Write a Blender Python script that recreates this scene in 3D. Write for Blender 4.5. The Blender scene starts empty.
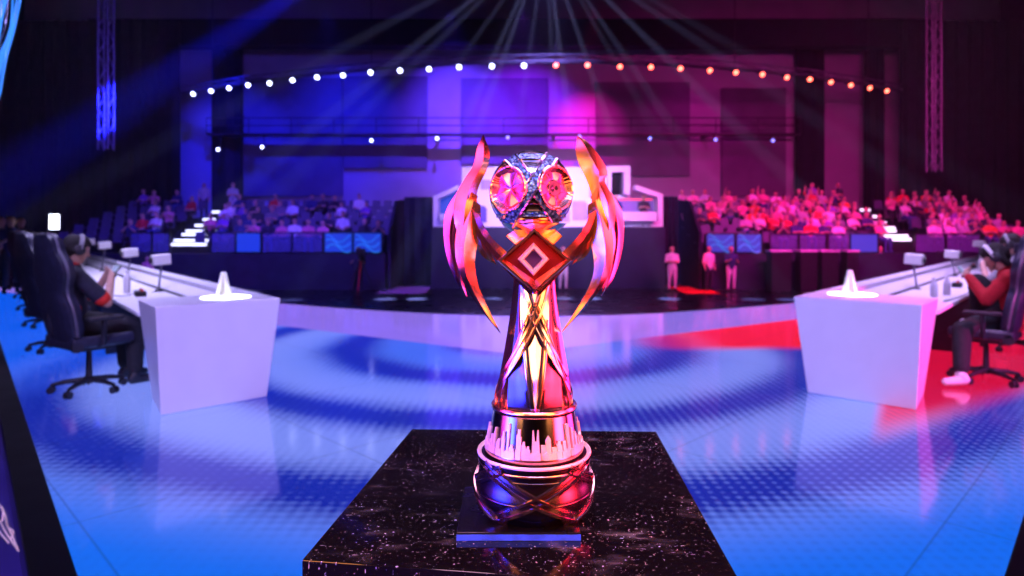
import bpy, math, random
import numpy as np
from mathutils import Vector, Matrix
C = bpy.context.scene.collection
SC = bpy.context.scene
PI = math.pi
random.seed(7)

# ------------------------------------------------------------------ camera
F, CX, HY, EYE = 650.0, 512.0, 230.0, 1.43        # focal in px of a 1024 wide frame, horizon row, eye height
cam_d = bpy.data.cameras.new('camera'); cam = bpy.data.objects.new('camera', cam_d); C.objects.link(cam)
cam.location = (0, 0, EYE); cam.rotation_euler = (PI/2, 0, 0)
cam_d.sensor_width = 36; cam_d.lens = F/1024*36
cam_d.shift_y = -(288-HY)/1024
cam_d.clip_start = 0.05; cam_d.clip_end = 200
cam_d.dof.use_dof = True; cam_d.dof.focus_distance = 0.93; cam_d.dof.aperture_fstop = 4.6
SC.camera = cam
# ------------------------------------------------------------------ view, world haze
SC.view_settings.view_transform = 'Standard'
try: SC.view_settings.look = 'None'
except Exception: pass
SC.view_settings.gamma = 1; SC.view_settings.use_curve_mapping = False
SC.view_settings.exposure = 0.0
SC.cycles.use_denoising = True
SC.cycles.volume_bounces = 0
SC.cycles.max_bounces = 8
SC.cycles.sample_clamp_indirect = 4
W = bpy.data.worlds.new('hall_haze'); SC.world = W; W.use_nodes = True
wn = W.node_tree.nodes; wn['Background'].inputs[0].default_value = (0.0, 0.0, 0.004, 1); wn['Background'].inputs[1].default_value = 1
vs = wn.new('ShaderNodeVolumeScatter'); vs.inputs['Density'].default_value = 0.0007; vs.inputs['Anisotropy'].default_value = 0.2
W.node_tree.links.new(vs.outputs[0], wn['World Output'].inputs['Volume'])

# ------------------------------------------------------------------ lights
def aim(o, to):
    o.rotation_euler = (Vector(to) - Vector(o.location)).to_track_quat('-Z', 'Y').to_euler()
def area(name, loc, to, sx, sy, col, w, spread=180):
    d = bpy.data.lights.new(name, 'AREA'); d.shape = 'RECTANGLE'; d.size = sx; d.size_y = sy
    d.color = col; d.energy = w; d.spread = math.radians(spread)
    o = bpy.data.objects.new(name, d); C.objects.link(o); o.location = loc; aim(o, to); return o
def spot(name, loc, to, deg, col, w, blend=0.5, rad=0.08):
    d = bpy.data.lights.new(name, 'SPOT'); d.spot_size = math.radians(deg); d.spot_blend = blend
    d.color = col; d.energy = w; d.shadow_soft_size = rad
    o = bpy.data.objects.new(name, d); C.objects.link(o); o.location = loc; aim(o, to); return o
BLUE, VIO, MAG, RED, LAV = (0.01, 0.012, 1), (0.25, 0.08, 1), (1, 0.03, 0.45), (1, 0.02, 0.06), (0.62, 0.55, 1)
# stage front wash: a bar of lamps above and behind the photographer
area('front_wash', (0, -1.5, 5.5), (0, 6.0, 0.2), 8, 0.6, (0.46, 0.36, 1), 270, 70)
# added unseen washes over the desks, and a pink spot on the right
area('left_desk_wash', (-5.2, 8.2, 6.0), (-5.4, 8.6, 0.7), 1.0, 6, (0.58, 0.52, 1), 210, 80)
area('right_desk_wash', (5.4, 8.4, 6.0), (5.7, 8.8, 0.7), 1.0, 6, (0.66, 0.42, 1), 210, 80)
spot('right_desk_pink', (6.6, 3.2, 2.6), (3.7, 5.6, 0.4), 36, (1, 0.05, 0.5), 1900, 0.8, 0.2)
# added unseen area lights close round the trophy, for colour in its metal
area('trophy_key', (0.15, -0.55, 2.15), (0.03, 0.98, 1.3), 1.3, 0.5, (1, 0.42, 0.30), 4, 90)
area('trophy_warm_left', (-0.95, -0.10, 1.85), (0.03, 0.98, 1.35), 0.6, 1.3, (1, 0.34, 0.08), 7, 80)
area('trophy_warm_right', (1.0, -0.10, 1.85), (0.03, 0.98, 1.35), 0.6, 1.3, (1, 0.30, 0.07), 7, 80)
area('trophy_violet', (-1.12, 0.85, 1.70), (0.03, 0.98, 1.35), 0.5, 1.4, (0.85, 0.06, 0.45), 2.8, 80)
area('trophy_blue', (-0.95, 0.55, 1.12), (0.03, 0.98, 1.12), 0.6, 0.45, (0.02, 0.03, 1), 4.0, 40)
area('trophy_red_low', (1.02, 0.55, 1.12), (0.03, 0.98, 1.12), 0.6, 0.45, (1, 0.015, 0.04), 4.0, 40)
area('trophy_red', (1.18, 0.75, 1.70), (0.03, 0.98, 1.3), 0.5, 1.4, (1, 0.05, 0.16), 4.6, 80)
area('trophy_magenta', (1.0, 1.30, 1.30), (0.03, 0.98, 1.25), 0.4, 0.8, (1, 0.03, 0.22), 3.5, 80)
area('trophy_pink_top', (0.1, 1.3, 2.35), (0.03, 0.98, 1.3), 0.9, 0.4, (1, 0.5, 0.75), 4, 90)
# markers on the desk ends
# stands, wall and booth
area('left_stand_wash', (-9, 17, 9), (-11, 28, 1.0), 9, 1, (0.13, 0.05, 1), 1000, 110)
area('right_stand_wash', (12, 17, 9), (13, 28, 1.0), 9, 1, (1, 0.03, 0.48), 1500, 110)
area('booth_wash', (1.5, 20, 5.0), (1.5, 27, 2.4), 5, 0.6, (0.62, 0.38, 1), 300, 70)
for i, (x, zt, c, w, dg) in enumerate([(-17, 6, BLUE, 9000, 34), (-10.5, 7, BLUE, 9000, 40), (-3.5, 8, (0.10, 0.03, 1), 16000, 36),
                                  (0.6, 7, (0.20, 0.01, 1), 13000, 40), (4.6, 7, (0.9, 0.0, 0.42), 9000, 24), (11, 6, (0.55, 0.0, 0.35), 1500, 38), (18, 5, (0.5, 0.0, 0.15), 500, 40)]):
    spot('wall_washer', (x*0.86, 31.5, 12.2), (x, 40, zt), dg*1.5, c, w, 1.0, 0.15)
# beams seen in the haze
for tx, ty, tz in [(-21, 22, 1.0), (-18, 19, 0.5)]:
    spot('blue_beam', (-5.5, 27, 13.5), (tx, ty, tz), 7, BLUE, 1300000, 0.4, 0.1)
for k in range(15):
    a = math.radians(-58 + 8.3*k + 2.5*math.sin(k*2.1))
    spot('fan_beam', (1.3, 25, 12.6), (1.3 + 7*math.sin(a), 23.7, 12.6 - 7*math.cos(a)), 3.0, (0.40, 0.42, 1), 1300000*(0.7+0.3*math.sin(k*1.7)), 0.6, 0.06)
spot('fan_beam_wide', (1.3, 25, 12.6), (1.3, 29.5, 5.6), 75, (0.3, 0.2, 1), 20000, 1.0, 0.06)
spot('left_door_lamp', (-4.1, 24.6, 1.5), (-4.2, 25.2, -0.94), 90, (0.6, 0.05, 1), 90, 0.6)
spot('right_door_lamp', (7.2, 24.6, 1.5), (7.3, 25.2, -0.94), 80, (1, 0.02, 0.02), 120, 0.6)

# ------------------------------------------------------------------ helpers: pixels to places
def P(px, py, D): return Vector(((px-CX)*D/F, D, EYE-(py-HY)*D/F))
def ground(px, py, z=0.0):
    D = (EYE-z)*F/(py-HY); return Vector(((px-CX)*D/F, D, z))

# ------------------------------------------------------------------ helpers: materials
class E:                                    # tiny node arithmetic
    def __init__(s, nt, so): s.nt, s.s = nt, so
    def _m(s, op, *a):
        n = s.nt.nodes.new('ShaderNodeMath'); n.operation = op
        for i, v in enumerate(a):
            if isinstance(v, E): s.nt.links.new(v.s, n.inputs[i])
            else: n.inputs[i].default_value = v
        return E(s.nt, n.outputs[0])
    def __add__(s, o): return s._m('ADD', s, o)
    __radd__ = __add__
    def __sub__(s, o): return s._m('SUBTRACT', s, o)
    def __rsub__(s, o): return s._m('SUBTRACT', o, s)
    def __mul__(s, o): return s._m('MULTIPLY', s, o)
    __rmul__ = __mul__
    def f(s, op, *a): return s._m(op, s, *a)
    def clamp(s): return s._m('MINIMUM', s._m('MAXIMUM', s, 0.0), 1.0)
    def step(s, e0, e1):
        n = s.nt.nodes.new('ShaderNodeMapRange'); n.interpolation_type = 'SMOOTHSTEP'
        s.nt.links.new(s.s, n.inputs[0]); n.inputs[1].default_value = e0; n.inputs[2].default_value = e1
        return E(s.nt, n.outputs[0])
def mixc(nt, fac, a, b):
    n = nt.nodes.new('ShaderNodeMix'); n.data_type = 'RGBA'
    if isinstance(fac, E): nt.links.new(fac.s, n.inputs[0])
    else: n.inputs[0].default_value = fac
    for i, v in ((6, a), (7, b)):
        if isinstance(v, tuple): n.inputs[i].default_value = (*v, 1)
        else: nt.links.new(v, n.inputs[i])
    return n.outputs[2]
MATS = {}
def mat(name, col=(0.5, 0.5, 0.5), rough=0.5, metal=0.0, emit=None, es=1.0, spec=0.5, noise=None, bump=None, coat=0, trans=0, objcol=False, alpha=1):
    """noise = (scale, amount): mottles the colour; bump = (scale, strength)"""
    m = bpy.data.materials.new(name); m.use_nodes = True; nt = m.node_tree; b = nt.nodes['Principled BSDF']
    b.inputs['Base Color'].default_value = (*col, 1); b.inputs['Roughness'].default_value = rough; b.inputs['Metallic'].default_value = metal
    b.inputs['Specular IOR Level'].default_value = spec; b.inputs['Coat Weight'].default_value = coat; b.inputs['Transmission Weight'].default_value = trans
    b.inputs['Alpha'].default_value = alpha
    if emit: b.inputs['Emission Color'].default_value = (*emit, 1); b.inputs['Emission Strength'].default_value = es
    tc = nt.nodes.new('ShaderNodeTexCoord')
    src = None
    if objcol:
        oi = nt.nodes.new('ShaderNodeObjectInfo'); src = oi.outputs['Color']; nt.links.new(src, b.inputs['Base Color'])
    if noise:
        n = nt.nodes.new('ShaderNodeTexNoise'); n.inputs['Scale'].default_value = noise[0]; n.inputs['Detail'].default_value = 4
        nt.links.new(tc.outputs['Object'], n.inputs['Vector'])
        k = tuple(c*(1-noise[1]) for c in col)
        if not objcol:
            nt.links.new(mixc(nt, E(nt, n.outputs[0]).step(0.35, 0.65), col, k), b.inputs['Base Color'])
        r = E(nt, n.outputs[0]).step(0.2, 0.8)*(0.15*noise[1]) + rough
        nt.links.new(r.s, b.inputs['Roughness'])
    if bump:
        n = nt.nodes.new('ShaderNodeTexNoise'); n.inputs['Scale'].default_value = bump[0]; n.inputs['Detail'].default_value = 3
        nt.links.new(tc.outputs['Object'], n.inputs['Vector'])
        bp = nt.nodes.new('ShaderNodeBump'); bp.inputs['Strength'].default_value = bump[1]; bp.inputs['Distance'].default_value = 0.01
        nt.links.new(n.outputs[0], bp.inputs['Height']); nt.links.new(bp.outputs[0], b.inputs['Normal'])
    MATS[name] = m; return m

# ------------------------------------------------------------------ helpers: meshes
def tag(o, label=None, cat=None, group=None, kind=None):
    if label: o['label'] = label
    if cat: o['category'] = cat
    if group: o['group'] = group
    if kind: o['kind'] = kind
    return o
def empty(name, loc, rz=0.0):
    o = bpy.data.objects.new(name, None); C.objects.link(o); o.location = loc; o.rotation_euler = (0, 0, rz); o.empty_display_size = 0.1
    return o
class MB:
    def __init__(s): s.v, s.f, s.m = [], [], []
    def add(s, vs, fs, mi=0):
        o = len(s.v); s.v += [tuple(v) for v in vs]
        for f in fs: s.f.append(tuple(i+o for i in f)); s.m.append(mi)
        return s
    def box(s, lo, hi, mi=0, M=None):
        x0, y0, z0 = lo; x1, y1, z1 = hi
        v = [Vector(p) for p in ((x0,y0,z0),(x1,y0,z0),(x1,y1,z0),(x0,y1,z0),(x0,y0,z1),(x1,y0,z1),(x1,y1,z1),(x0,y1,z1))]
        if M is not None: v = [M @ p for p in v]
        return s.add(v, [(0,3,2,1),(4,5,6,7),(0,1,5,4),(1,2,6,5),(2,3,7,6),(3,0,4,7)], mi)
    def hexa(s, b, t, mi=0):                # bottom quad, top quad
        return s.add(list(b)+list(t), [(0,3,2,1),(4,5,6,7),(0,1,5,4),(1,2,6,5),(2,3,7,6),(3,0,4,7)], mi)
    def prism(s, poly, d, mi=0):            # polygon of Vectors extruded by vector d
        n = len(poly); d = Vector(d)
        return s.add([Vector(p) for p in poly]+[Vector(p)+d for p in poly], [tuple(range(n))[::-1], tuple(range(n, 2*n))]+[(i, (i+1) % n, (i+1) % n+n, i+n) for i in range(n)], mi)
    def tube(s, pts, r, n=8, mi=0, caps=True, flat=1.0):
        pts = [Vector(p) for p in pts]; k = len(pts); rs = r if isinstance(r, (list, tuple)) else [r]*k
        vs, fs = [], []; up = None
        for i in range(k):
            t = (pts[min(i+1, k-1)]-pts[max(i-1, 0)]).normalized()
            if up is None: up = t.orthogonal().normalized()
            up = (up - t*up.dot(t)).normalized(); w = t.cross(up)
            for j in range(n):
                a = 2*PI*j/n; vs.append(pts[i] + (up*math.cos(a)*flat + w*math.sin(a))*rs[i])
        for i in range(k-1):
            for j in range(n):
                fs.append((i*n+j, i*n+(j+1) % n, (i+1)*n+(j+1) % n, (i+1)*n+j))
        if caps: fs += [tuple(range(n))[::-1], tuple(range((k-1)*n, k*n))]
        return s.add(vs, fs, mi)
    def cyl(s, p0, p1, r0, r1=None, n=16, mi=0): return s.tube([p0, p1], [r0, r1 if r1 is not None else r0], n, mi)
    def lathe(s, prof, n=32, mi=0, c=(0,0,0), close=False):      # prof: (r, z)
        k = len(prof); vs = []; fs = []
        for r, z in prof:
            for j in range(n):
                a = 2*PI*j/n; vs.append((c[0]+r*math.cos(a), c[1]+r*math.sin(a), c[2]+z))
        for i in range(k-1 if not close else k):
            i2 = (i+1) % k
            for j in range(n): fs.append((i*n+j, i*n+(j+1) % n, i2*n+(j+1) % n, i2*n+j))
        if not close:
            if prof[0][0] > 1e-6: fs.append(tuple(range(n))[::-1])
            if prof[-1][0] > 1e-6: fs.append(tuple(range((k-1)*n, k*n)))
        return s.add(vs, fs, mi)
    def ball(s, c, r, n=12, mi=0, M=None):
        c = Vector(c); rr = Vector(r) if not isinstance(r, (int, float)) else Vector((r, r, r)); h = n//2+1
        vs = []; fs = []
        for i in range(h+1):
            t = PI*i/h
            for j in range(n):
                a = 2*PI*j/n; d = Vector((math.sin(t)*math.cos(a)*rr.x, math.sin(t)*math.sin(a)*rr.y, math.cos(t)*rr.z))
                if M is not None: d = M @ d
                vs.append(c+d)
        for i in range(h):
            for j in range(n): fs.append((i*n+j, (i+1)*n+j, (i+1)*n+(j+1) % n, i*n+(j+1) % n))
        return s.add(vs, fs, mi)
    def build(s, name, mats, parent=None, smooth=None, bevel=0, loc=None):
        me = bpy.data.meshes.new(name); me.from_pydata(s.v, [], s.f)
        for m in (mats if isinstance(mats, (list, tuple)) else [mats]): me.materials.append(m)
        me.polygons.foreach_set('material_index', s.m)
        import bmesh
        b = bmesh.new(); b.from_mesh(me); bmesh.ops.remove_doubles(b, verts=b.verts, dist=1e-6); bmesh.ops.recalc_face_normals(b, faces=b.faces); b.to_mesh(me); b.free()
        if smooth:
            me.polygons.foreach_set('use_smooth', [True]*len(me.polygons)); me.set_sharp_from_angle(angle=math.radians(smooth))
        me.update()
        o = bpy.data.objects.new(name, me); C.objects.link(o)
        if parent is not None: o.parent = parent
        if loc is not None: o.location = loc
        if bevel:
            bv = o.modifiers.new('bevel', 'BEVEL'); bv.width = bevel; bv.segments = 2; bv.limit_method = 'ANGLE'
        return o
def kids(o, index):
    return index.get(o.name, [])
def copy_tree(o, parent=None):
    c = o.copy(); C.objects.link(c)
    if parent is not None: c.parent = parent
    for ch in list(o.children): copy_tree(ch, c)
    return c
def skin_body(name, caps, vox, mats, parent=None, smooth_it=3):
    """caps: (p0, r0, p1, r1, material index): united by voxel remesh into one continuous surface, faces coloured by the nearest limb"""
    mb = MB()
    for p0, r0, p1, r1, mi in caps:
        p0, p1 = Vector(p0), Vector(p1)
        mb.ball(p0, r0, 12); mb.ball(p1, r1, 12)
        if (p1-p0).length > 1e-4: mb.tube([p0, p1], [r0, r1], 12)
    me = bpy.data.meshes.new(name); me.from_pydata(mb.v, [], mb.f)
    o = bpy.data.objects.new(name, me); C.objects.link(o)
    r = o.modifiers.new('r', 'REMESH'); r.mode = 'VOXEL'; r.voxel_size = vox
    if smooth_it: sm = o.modifiers.new('s', 'SMOOTH'); sm.factor = 0.5; sm.iterations = smooth_it
    dg = bpy.context.evaluated_depsgraph_get(); dg.update()
    me2 = bpy.data.meshes.new_from_object(o.evaluated_get(dg)); me2.name = name
    o.modifiers.clear(); o.data = me2; bpy.data.meshes.remove(me)
    me2.materials.clear()
    for m in mats: me2.materials.append(m)
    n = len(me2.polygons); cs = np.zeros(n*3); me2.polygons.foreach_get('center', cs); cs = cs.reshape(-1, 3)
    best = np.full(n, 1e9); idx = np.zeros(n, int)
    for p0, r0, p1, r1, mi in caps:
        a = np.array(p0, float); d = np.array(p1, float)-a; L = max(d @ d, 1e-9)
        t = np.clip(((cs-a) @ d)/L, 0, 1); q = a + t[:, None]*d; dist = np.linalg.norm(cs-q, axis=1) - (r0+(r1-r0)*t)
        w = dist < best; best[w] = dist[w]; idx[w] = mi
    me2.polygons.foreach_set('material_index', idx.tolist()); me2.polygons.foreach_set('use_smooth', [True]*n); me2.update()
    if parent is not None: o.parent = parent
    return o
def catmull(pts, n):
    p = [np.array(q, float) for q in pts]; p = [2*p[0]-p[1]]+p+[2*p[-1]-p[-2]]
    out = []; k = len(p)-3
    d = [0.0]
    for i in range(k): d.append(d[-1]+np.linalg.norm(p[i+2]-p[i+1]))
    for s in np.linspace(0, d[-1], n):
        i = min(max(np.searchsorted(d, s, side='right')-1, 0), k-1); t = (s-d[i])/max(d[i+1]-d[i], 1e-9)
        a, b, c, e = p[i], p[i+1], p[i+2], p[i+3]
        out.append(0.5*((2*b)+(-a+c)*t+(2*a-5*b+4*c-e)*t*t+(-a+3*b-3*c+e)*t**3))
    return out

# ------------------------------------------------------------------ materials
black = mat('matte_black', (0.005, 0.005, 0.009), 0.6, noise=(3, 0.3))
dark = mat('dark_plastic', (0.018, 0.018, 0.026), 0.42, noise=(20, 0.3))
hallfloor = mat('hall_floor', (0.002, 0.002, 0.006), 0.25, spec=0.3, noise=(1.5, 0.4))
trimblack = mat('stage_trim_black', (0.003, 0.003, 0.005), 0.35, noise=(4, 0.4))
wallm = mat('hall_wall_grey', (0.42, 0.42, 0.46), 0.8, noise=(0.6, 0.12))
drape = mat('black_drape', (0.008, 0.008, 0.02), 0.9, noise=(2, 0.3))
greypanel = mat('grey_wall_panel', (0.16, 0.15, 0.2), 0.8, noise=(0.8, 0.15))
ceilm = mat('ceiling_black', (0.008, 0.008, 0.014), 0.9, noise=(1, 0.3))
white = mat('white_lacquer', (0.78, 0.76, 0.86), 0.35, noise=(6, 0.03))
whitetop = mat('white_table_top', (0.85, 0.84, 0.9), 0.4, noise=(6, 0.03))
whiteplastic = mat('white_plastic', (0.9, 0.9, 0.92), 0.4, noise=(15, 0.03))
steel = mat('dull_steel', (0.5, 0.5, 0.55), 0.35, 1.0, noise=(30, 0.2))
chairm = mat('navy_leather', (0.02, 0.022, 0.05), 0.42, noise=(25, 0.3), bump=(60, 0.2))
chairtrim = mat('grey_chair_edge', (0.12, 0.12, 0.16), 0.4, noise=(30, 0.2))
skin = mat('skin', (0.62, 0.36, 0.27), 0.5, noise=(20, 0.1))
hairm = mat('dark_hair', (0.008, 0.006, 0.006), 0.75, bump=(120, 0.6))
navycloth = mat('navy_jersey', (0.012, 0.014, 0.035), 0.75, noise=(30, 0.3))
redcloth = mat('red_jersey_panel', (0.75, 0.03, 0.015), 0.7, noise=(30, 0.15))
hoodie = mat('red_hoodie', (0.5, 0.008, 0.02), 0.85, noise=(40, 0.2), bump=(90, 0.3))
blackcloth = mat('black_cloth', (0.012, 0.012, 0.016), 0.85, noise=(30, 0.3))
whitecloth = mat('white_cloth', (0.75, 0.72, 0.75), 0.8, noise=(25, 0.08))
greycloth = mat('grey_cloth', (0.25, 0.25, 0.28), 0.8, noise=(25, 0.12))
jeans = mat('blue_denim', (0.05, 0.09, 0.3), 0.85, noise=(40, 0.2))
shirtvar = mat('shirt_cloth', (0.5, 0.5, 0.5), 0.8, objcol=True, noise=(20, 0.1))
trouservar = mat('dark_trousers', (0.03, 0.03, 0.05), 0.85, noise=(20, 0.3))
seatm = mat('stand_seat_plastic', (0.08, 0.08, 0.16), 0.5, noise=(12, 0.2))
lampglow = mat('lamp_white', (0.8, 0.8, 0.9), 0.3, emit=(0.55, 0.6, 1), es=9)
lampred = mat('lamp_red', (0.8, 0.3, 0.2), 0.3, emit=(1, 0.10, 0.06), es=9)
lampblue = mat('lamp_blue', (0.4, 0.4, 0.9), 0.3, emit=(0.2, 0.2, 1), es=4)
ledwhite = mat('led_white', (0.9, 0.9, 0.9), 0.3, emit=(0.8, 0.86, 1), es=6)
steplight = mat('step_light', (0.9, 0.9, 0.9), 0.3, emit=(0.72, 0.76, 1), es=2.2)
ledblue = mat('led_sign_blue', (0.05, 0.1, 0.4), 0.4, emit=(0.01, 0.07, 0.55), es=0.5)
ledcyan = mat('led_sign_cyan', (0.1, 0.3, 0.6), 0.4, emit=(0.02, 0.25, 0.8), es=0.6)
glassm = mat('barrier_glass', (0.25, 0.35, 0.7), 0.1, noise=(3, 0.1), alpha=0.28)

# the floor screen: ripples of light round a point upstage, a plain lavender wedge behind, red patches at the right
def led_floor_material():
    m = bpy.data.materials.new('led_floor_screen'); m.use_nodes = True; nt = m.node_tree; b = nt.nodes['Principled BSDF']
    tc = nt.nodes.new('ShaderNodeTexCoord'); sp = nt.nodes.new('ShaderNodeSeparateXYZ'); nt.links.new(tc.outputs['Object'], sp.inputs[0])
    X, Y = E(nt, sp.outputs[0]), E(nt, sp.outputs[1])
    nz = nt.nodes.new('ShaderNodeTexNoise'); nz.inputs['Scale'].default_value = 0.7; nz.inputs['Detail'].default_value = 2; nt.links.new(tc.outputs['Object'], nz.inputs['Vector'])
    N = E(nt, nz.outputs[0]) - 0.5
    dy = Y-8.15
    R = (X*X*0.92 + dy*dy).f('SQRT') + N*0.3
    ph = (R-3.3)*(2*PI/1.4)
    rip = ph.f('COSINE')*0.5+0.5
    rip = rip*rip*(1.0-R.step(5.15, 5.5))
    k = 2*PI/0.135
    p = ((X+Y)*k).f('SINE')*((X-Y)*k).f('SINE')
    right = X.step(-1.0, 2.5)
    g = nt.nodes.new('ShaderNodeTexNoise'); g.inputs['Scale'].default_value = 16; g.inputs['Detail'].default_value = 3; nt.links.new(tc.outputs['Object'], g.inputs['Vector'])
    G = E(nt, g.outputs[0]) - 0.5
    t = ((rip*1.15) + (p*(right*0.34+0.20) + G*0.5)*(rip.f('SQRT')*0.9+0.28)).clamp()
    outer = R.step(4.6, 5.6)
    lav = mixc(nt, X.step(-3.5, 2.5)*0.0, (0.21, 0.29, 1.0), (0.2, 0.25, 1.0))
    inner = mixc(nt, R.step(1.2, 2.9), (0.05, 0.16, 0.92), lav)
    bright = mixc(nt, outer, inner, (0.0, 0.16, 1.0))
    darkc = mixc(nt, outer, (0.001, 0.02, 0.45), (0.001, 0.010, 0.26))
    col = mixc(nt, t, bright, darkc)
    # left wing of the stage glows plain blue
    lw = ((X*-1.0)-3.0+dy*0.25).step(0.0, 2.0)
    col = mixc(nt, lw*0.75, col, (0.004, 0.10, 0.95))
    ax = X.f('ABSOLUTE')
    wedge = (Y-7.5-ax*0.64).step(-0.06, 0.06)
    # red
    r1 = (Y-7.75-N*0.6).step(-0.2, 0.35)*(X-1.2).step(0.0, 1.6)
    r2 = (Y-4.95-(X-3.16)*0.62).step(-0.25, 0.25)*(X-2.75-(Y-5.0)*0.60).step(0, 0.15)
    rr = r1.f('MAXIMUM', r2)
    redc = mixc(nt, (p*0.5+0.5)*r2*0.7, (1.0, 0.006, 0.02), (0.16, 0.0, 0.10))
    col = mixc(nt, rr, col, redc)
    col = mixc(nt, wedge*(1.0-r2), col, (0.28, 0.17, 0.82))
    # panel seams every metre, turned 45 degrees
    def seam(v): return 1.0-((v*(1/1.5)).f('FRACT')-0.5).f('ABSOLUTE').step(0.0, 0.006)
    s = seam((X+Y)*0.7071).f('MAXIMUM', seam((X-Y)*0.7071))
    col = mixc(nt, s*0.35, col, (0.0, 0.01, 0.12))
    b.inputs['Base Color'].default_value = (0.02, 0.02, 0.03, 1); b.inputs['Roughness'].default_value = 0.1
    b.inputs['Specular IOR Level'].default_value = 0.6
    nt.links.new(col, b.inputs['Emission Color']); b.inputs['Emission Strength'].default_value = 0.86
    return m
ledfloor = led_floor_material()

# ------------------------------------------------------------------ the setting
def st(name, mb, m, **k):
    o = mb.build(name, m, **k); o['kind'] = 'structure'; return o
back_px = [(281, 303.5), (330, 307.5), (383, 311), (440, 314), (498, 315.7), (560, 316), (612, 315), (663, 313), (730, 308.5), (796, 303)]
back = [ground(*q) for q in back_px]
dl, dr = Vector((-0.645, 0.764, 0)), Vector((0.68, 0.733, 0))
l0, r0 = Vector((-1.8, 2.69, 0)), Vector((2.04, 2.69, 0))
lead = [l0-dl*2.75, l0+dl*18.0]
read = [r0-dr*2.75, r0+dr*19.0]
poly = [lead[0], read[0], read[1], Vector((7.2, 14.6, 0))] + back[::-1] + [Vector((-7.5, 14.2, 0)), lead[1]]
def grow(pl, d):
    c = sum((q for q in pl), Vector())/len(pl); out = []
    for i, q in enumerate(pl):
        a, b = pl[i-1], pl[(i+1) % len(pl)]
        e1 = (q-a).normalized(); e2 = (b-q).normalized(); n1 = Vector((e1.y, -e1.x, 0)); n2 = Vector((e2.y, -e2.x, 0)); n = (n1+n2).normalized()
        out.append(q+n*(d/max(n.dot(n1), 0.4)))
    return out
st('floor_led_stage', MB().prism(poly, (0, 0, -0.04)), ledfloor)
tb = MB(); outer = grow(poly, 0.16)
n = len(poly)
tb.add([q+Vector((0, 0, 0.006)) for q in poly]+[q+Vector((0, 0, 0.006)) for q in outer]+[q+Vector((0, 0, -0.94)) for q in outer]+[q+Vector((0, 0, -0.045)) for q in poly],
       sum([[(i, (i+1) % n, (i+1) % n+n, i+n), (i+n, (i+1) % n+n, (i+1) % n+2*n, i+2*n), (i, i+3*n, (i+1) % n+3*n, (i+1) % n)] for i in range(n)], []))
st('trim_stage_edge', tb, trimblack)
st('floor_hall', MB().box((-34, -6, -1.1), (34, 44, -0.94)), hallfloor)
st('wall_back', MB().box((-30, 40, -0.94), (30, 40.4, 17)), wallm)
st('wall_left', MB().box((-30.4, -6, -0.94), (-30, 40.4, 17)), drape)
st('wall_right', MB().box((30, -6, -0.94), (30.4, 40.4, 17)), drape)
st('ceiling', MB().box((-30.4, -6, 17), (30.4, 40.4, 17.3)), ceilm)
# pale and dark hangings in front of the back wall
def wallbox(name, px0, px1, py0, py1, m, D=39.72, th=0.29, label=None, cat=None):
    a, b = P(px0, py1, D), P(px1, py0, D)
    mb = MB(); 
    if m is drape:                         # hanging folds
        k = max(4, int((b.x-a.x)/0.35)); pts = [Vector((a.x+(b.x-a.x)*i/k, D+(0.07 if i % 2 else -0.07), a.z)) for i in range(k+1)]
        pts += [Vector((b.x, D+th, a.z)), Vector((a.x, D+th, a.z))]
        mb.prism(pts, (0, 0, b.z-a.z))
    else: mb.box((a.x, D, a.z), (b.x, D+th, b.z))
    o = mb.build(name, m)
    if label: tag(o, label, cat)
    return o
wallbox('wall_panel', 243, 342, 78, 196, greypanel, label='wide dull panel on back wall above the left stand', cat='wall panel')
wallbox('wall_panel', 343, 427, 76, 168, greypanel, label='dark wall panel left of the bright violet wall strip', cat='wall panel')
wallbox('wall_panel', 461, 548, 78, 164, greypanel, label='violet lit wall panel behind the trophy ball', cat='wall panel')
wallbox('wall_panel', 596, 690, 82, 176, greypanel, label='purple wall panel right of the pink wall strip', cat='wall panel')
wallbox('wall_panel', 722, 786, 88, 196, greypanel, label='dim wall panel above the right stand between dark columns', cat='wall panel')
wallbox('hanging_drape', 212, 241, 44, 269, drape, 39.2, label='narrow black drape hanging at left of the lit back wall', cat='drape')
wallbox('hanging_drape', 797, 824, 44, 269, drape, 39.2, label='narrow black drape hanging behind the right stand', cat='drape')
wallbox('hanging_drape', 866, 884, 44, 269, drape, 38.6, label='thin black drape at the right end of the lamp truss', cat='drape')
# dark blinds beyond the two ends of the lit wall
wallbox('hanging_drape', -80, 178, 20, 262, drape, 36.5, label='vast black drape closing the hall behind the left stand', cat='drape')
wallbox('hanging_drape', 902, 1120, 20, 262, drape, 36.5, label='vast black drape closing the hall behind the right stand', cat='drape')
# header beam over the wall and the catwalk pipe
st('beam_header', MB().box((-24, 36.8, 11.9), (24, 37.8, 13.4)), drape)

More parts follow.
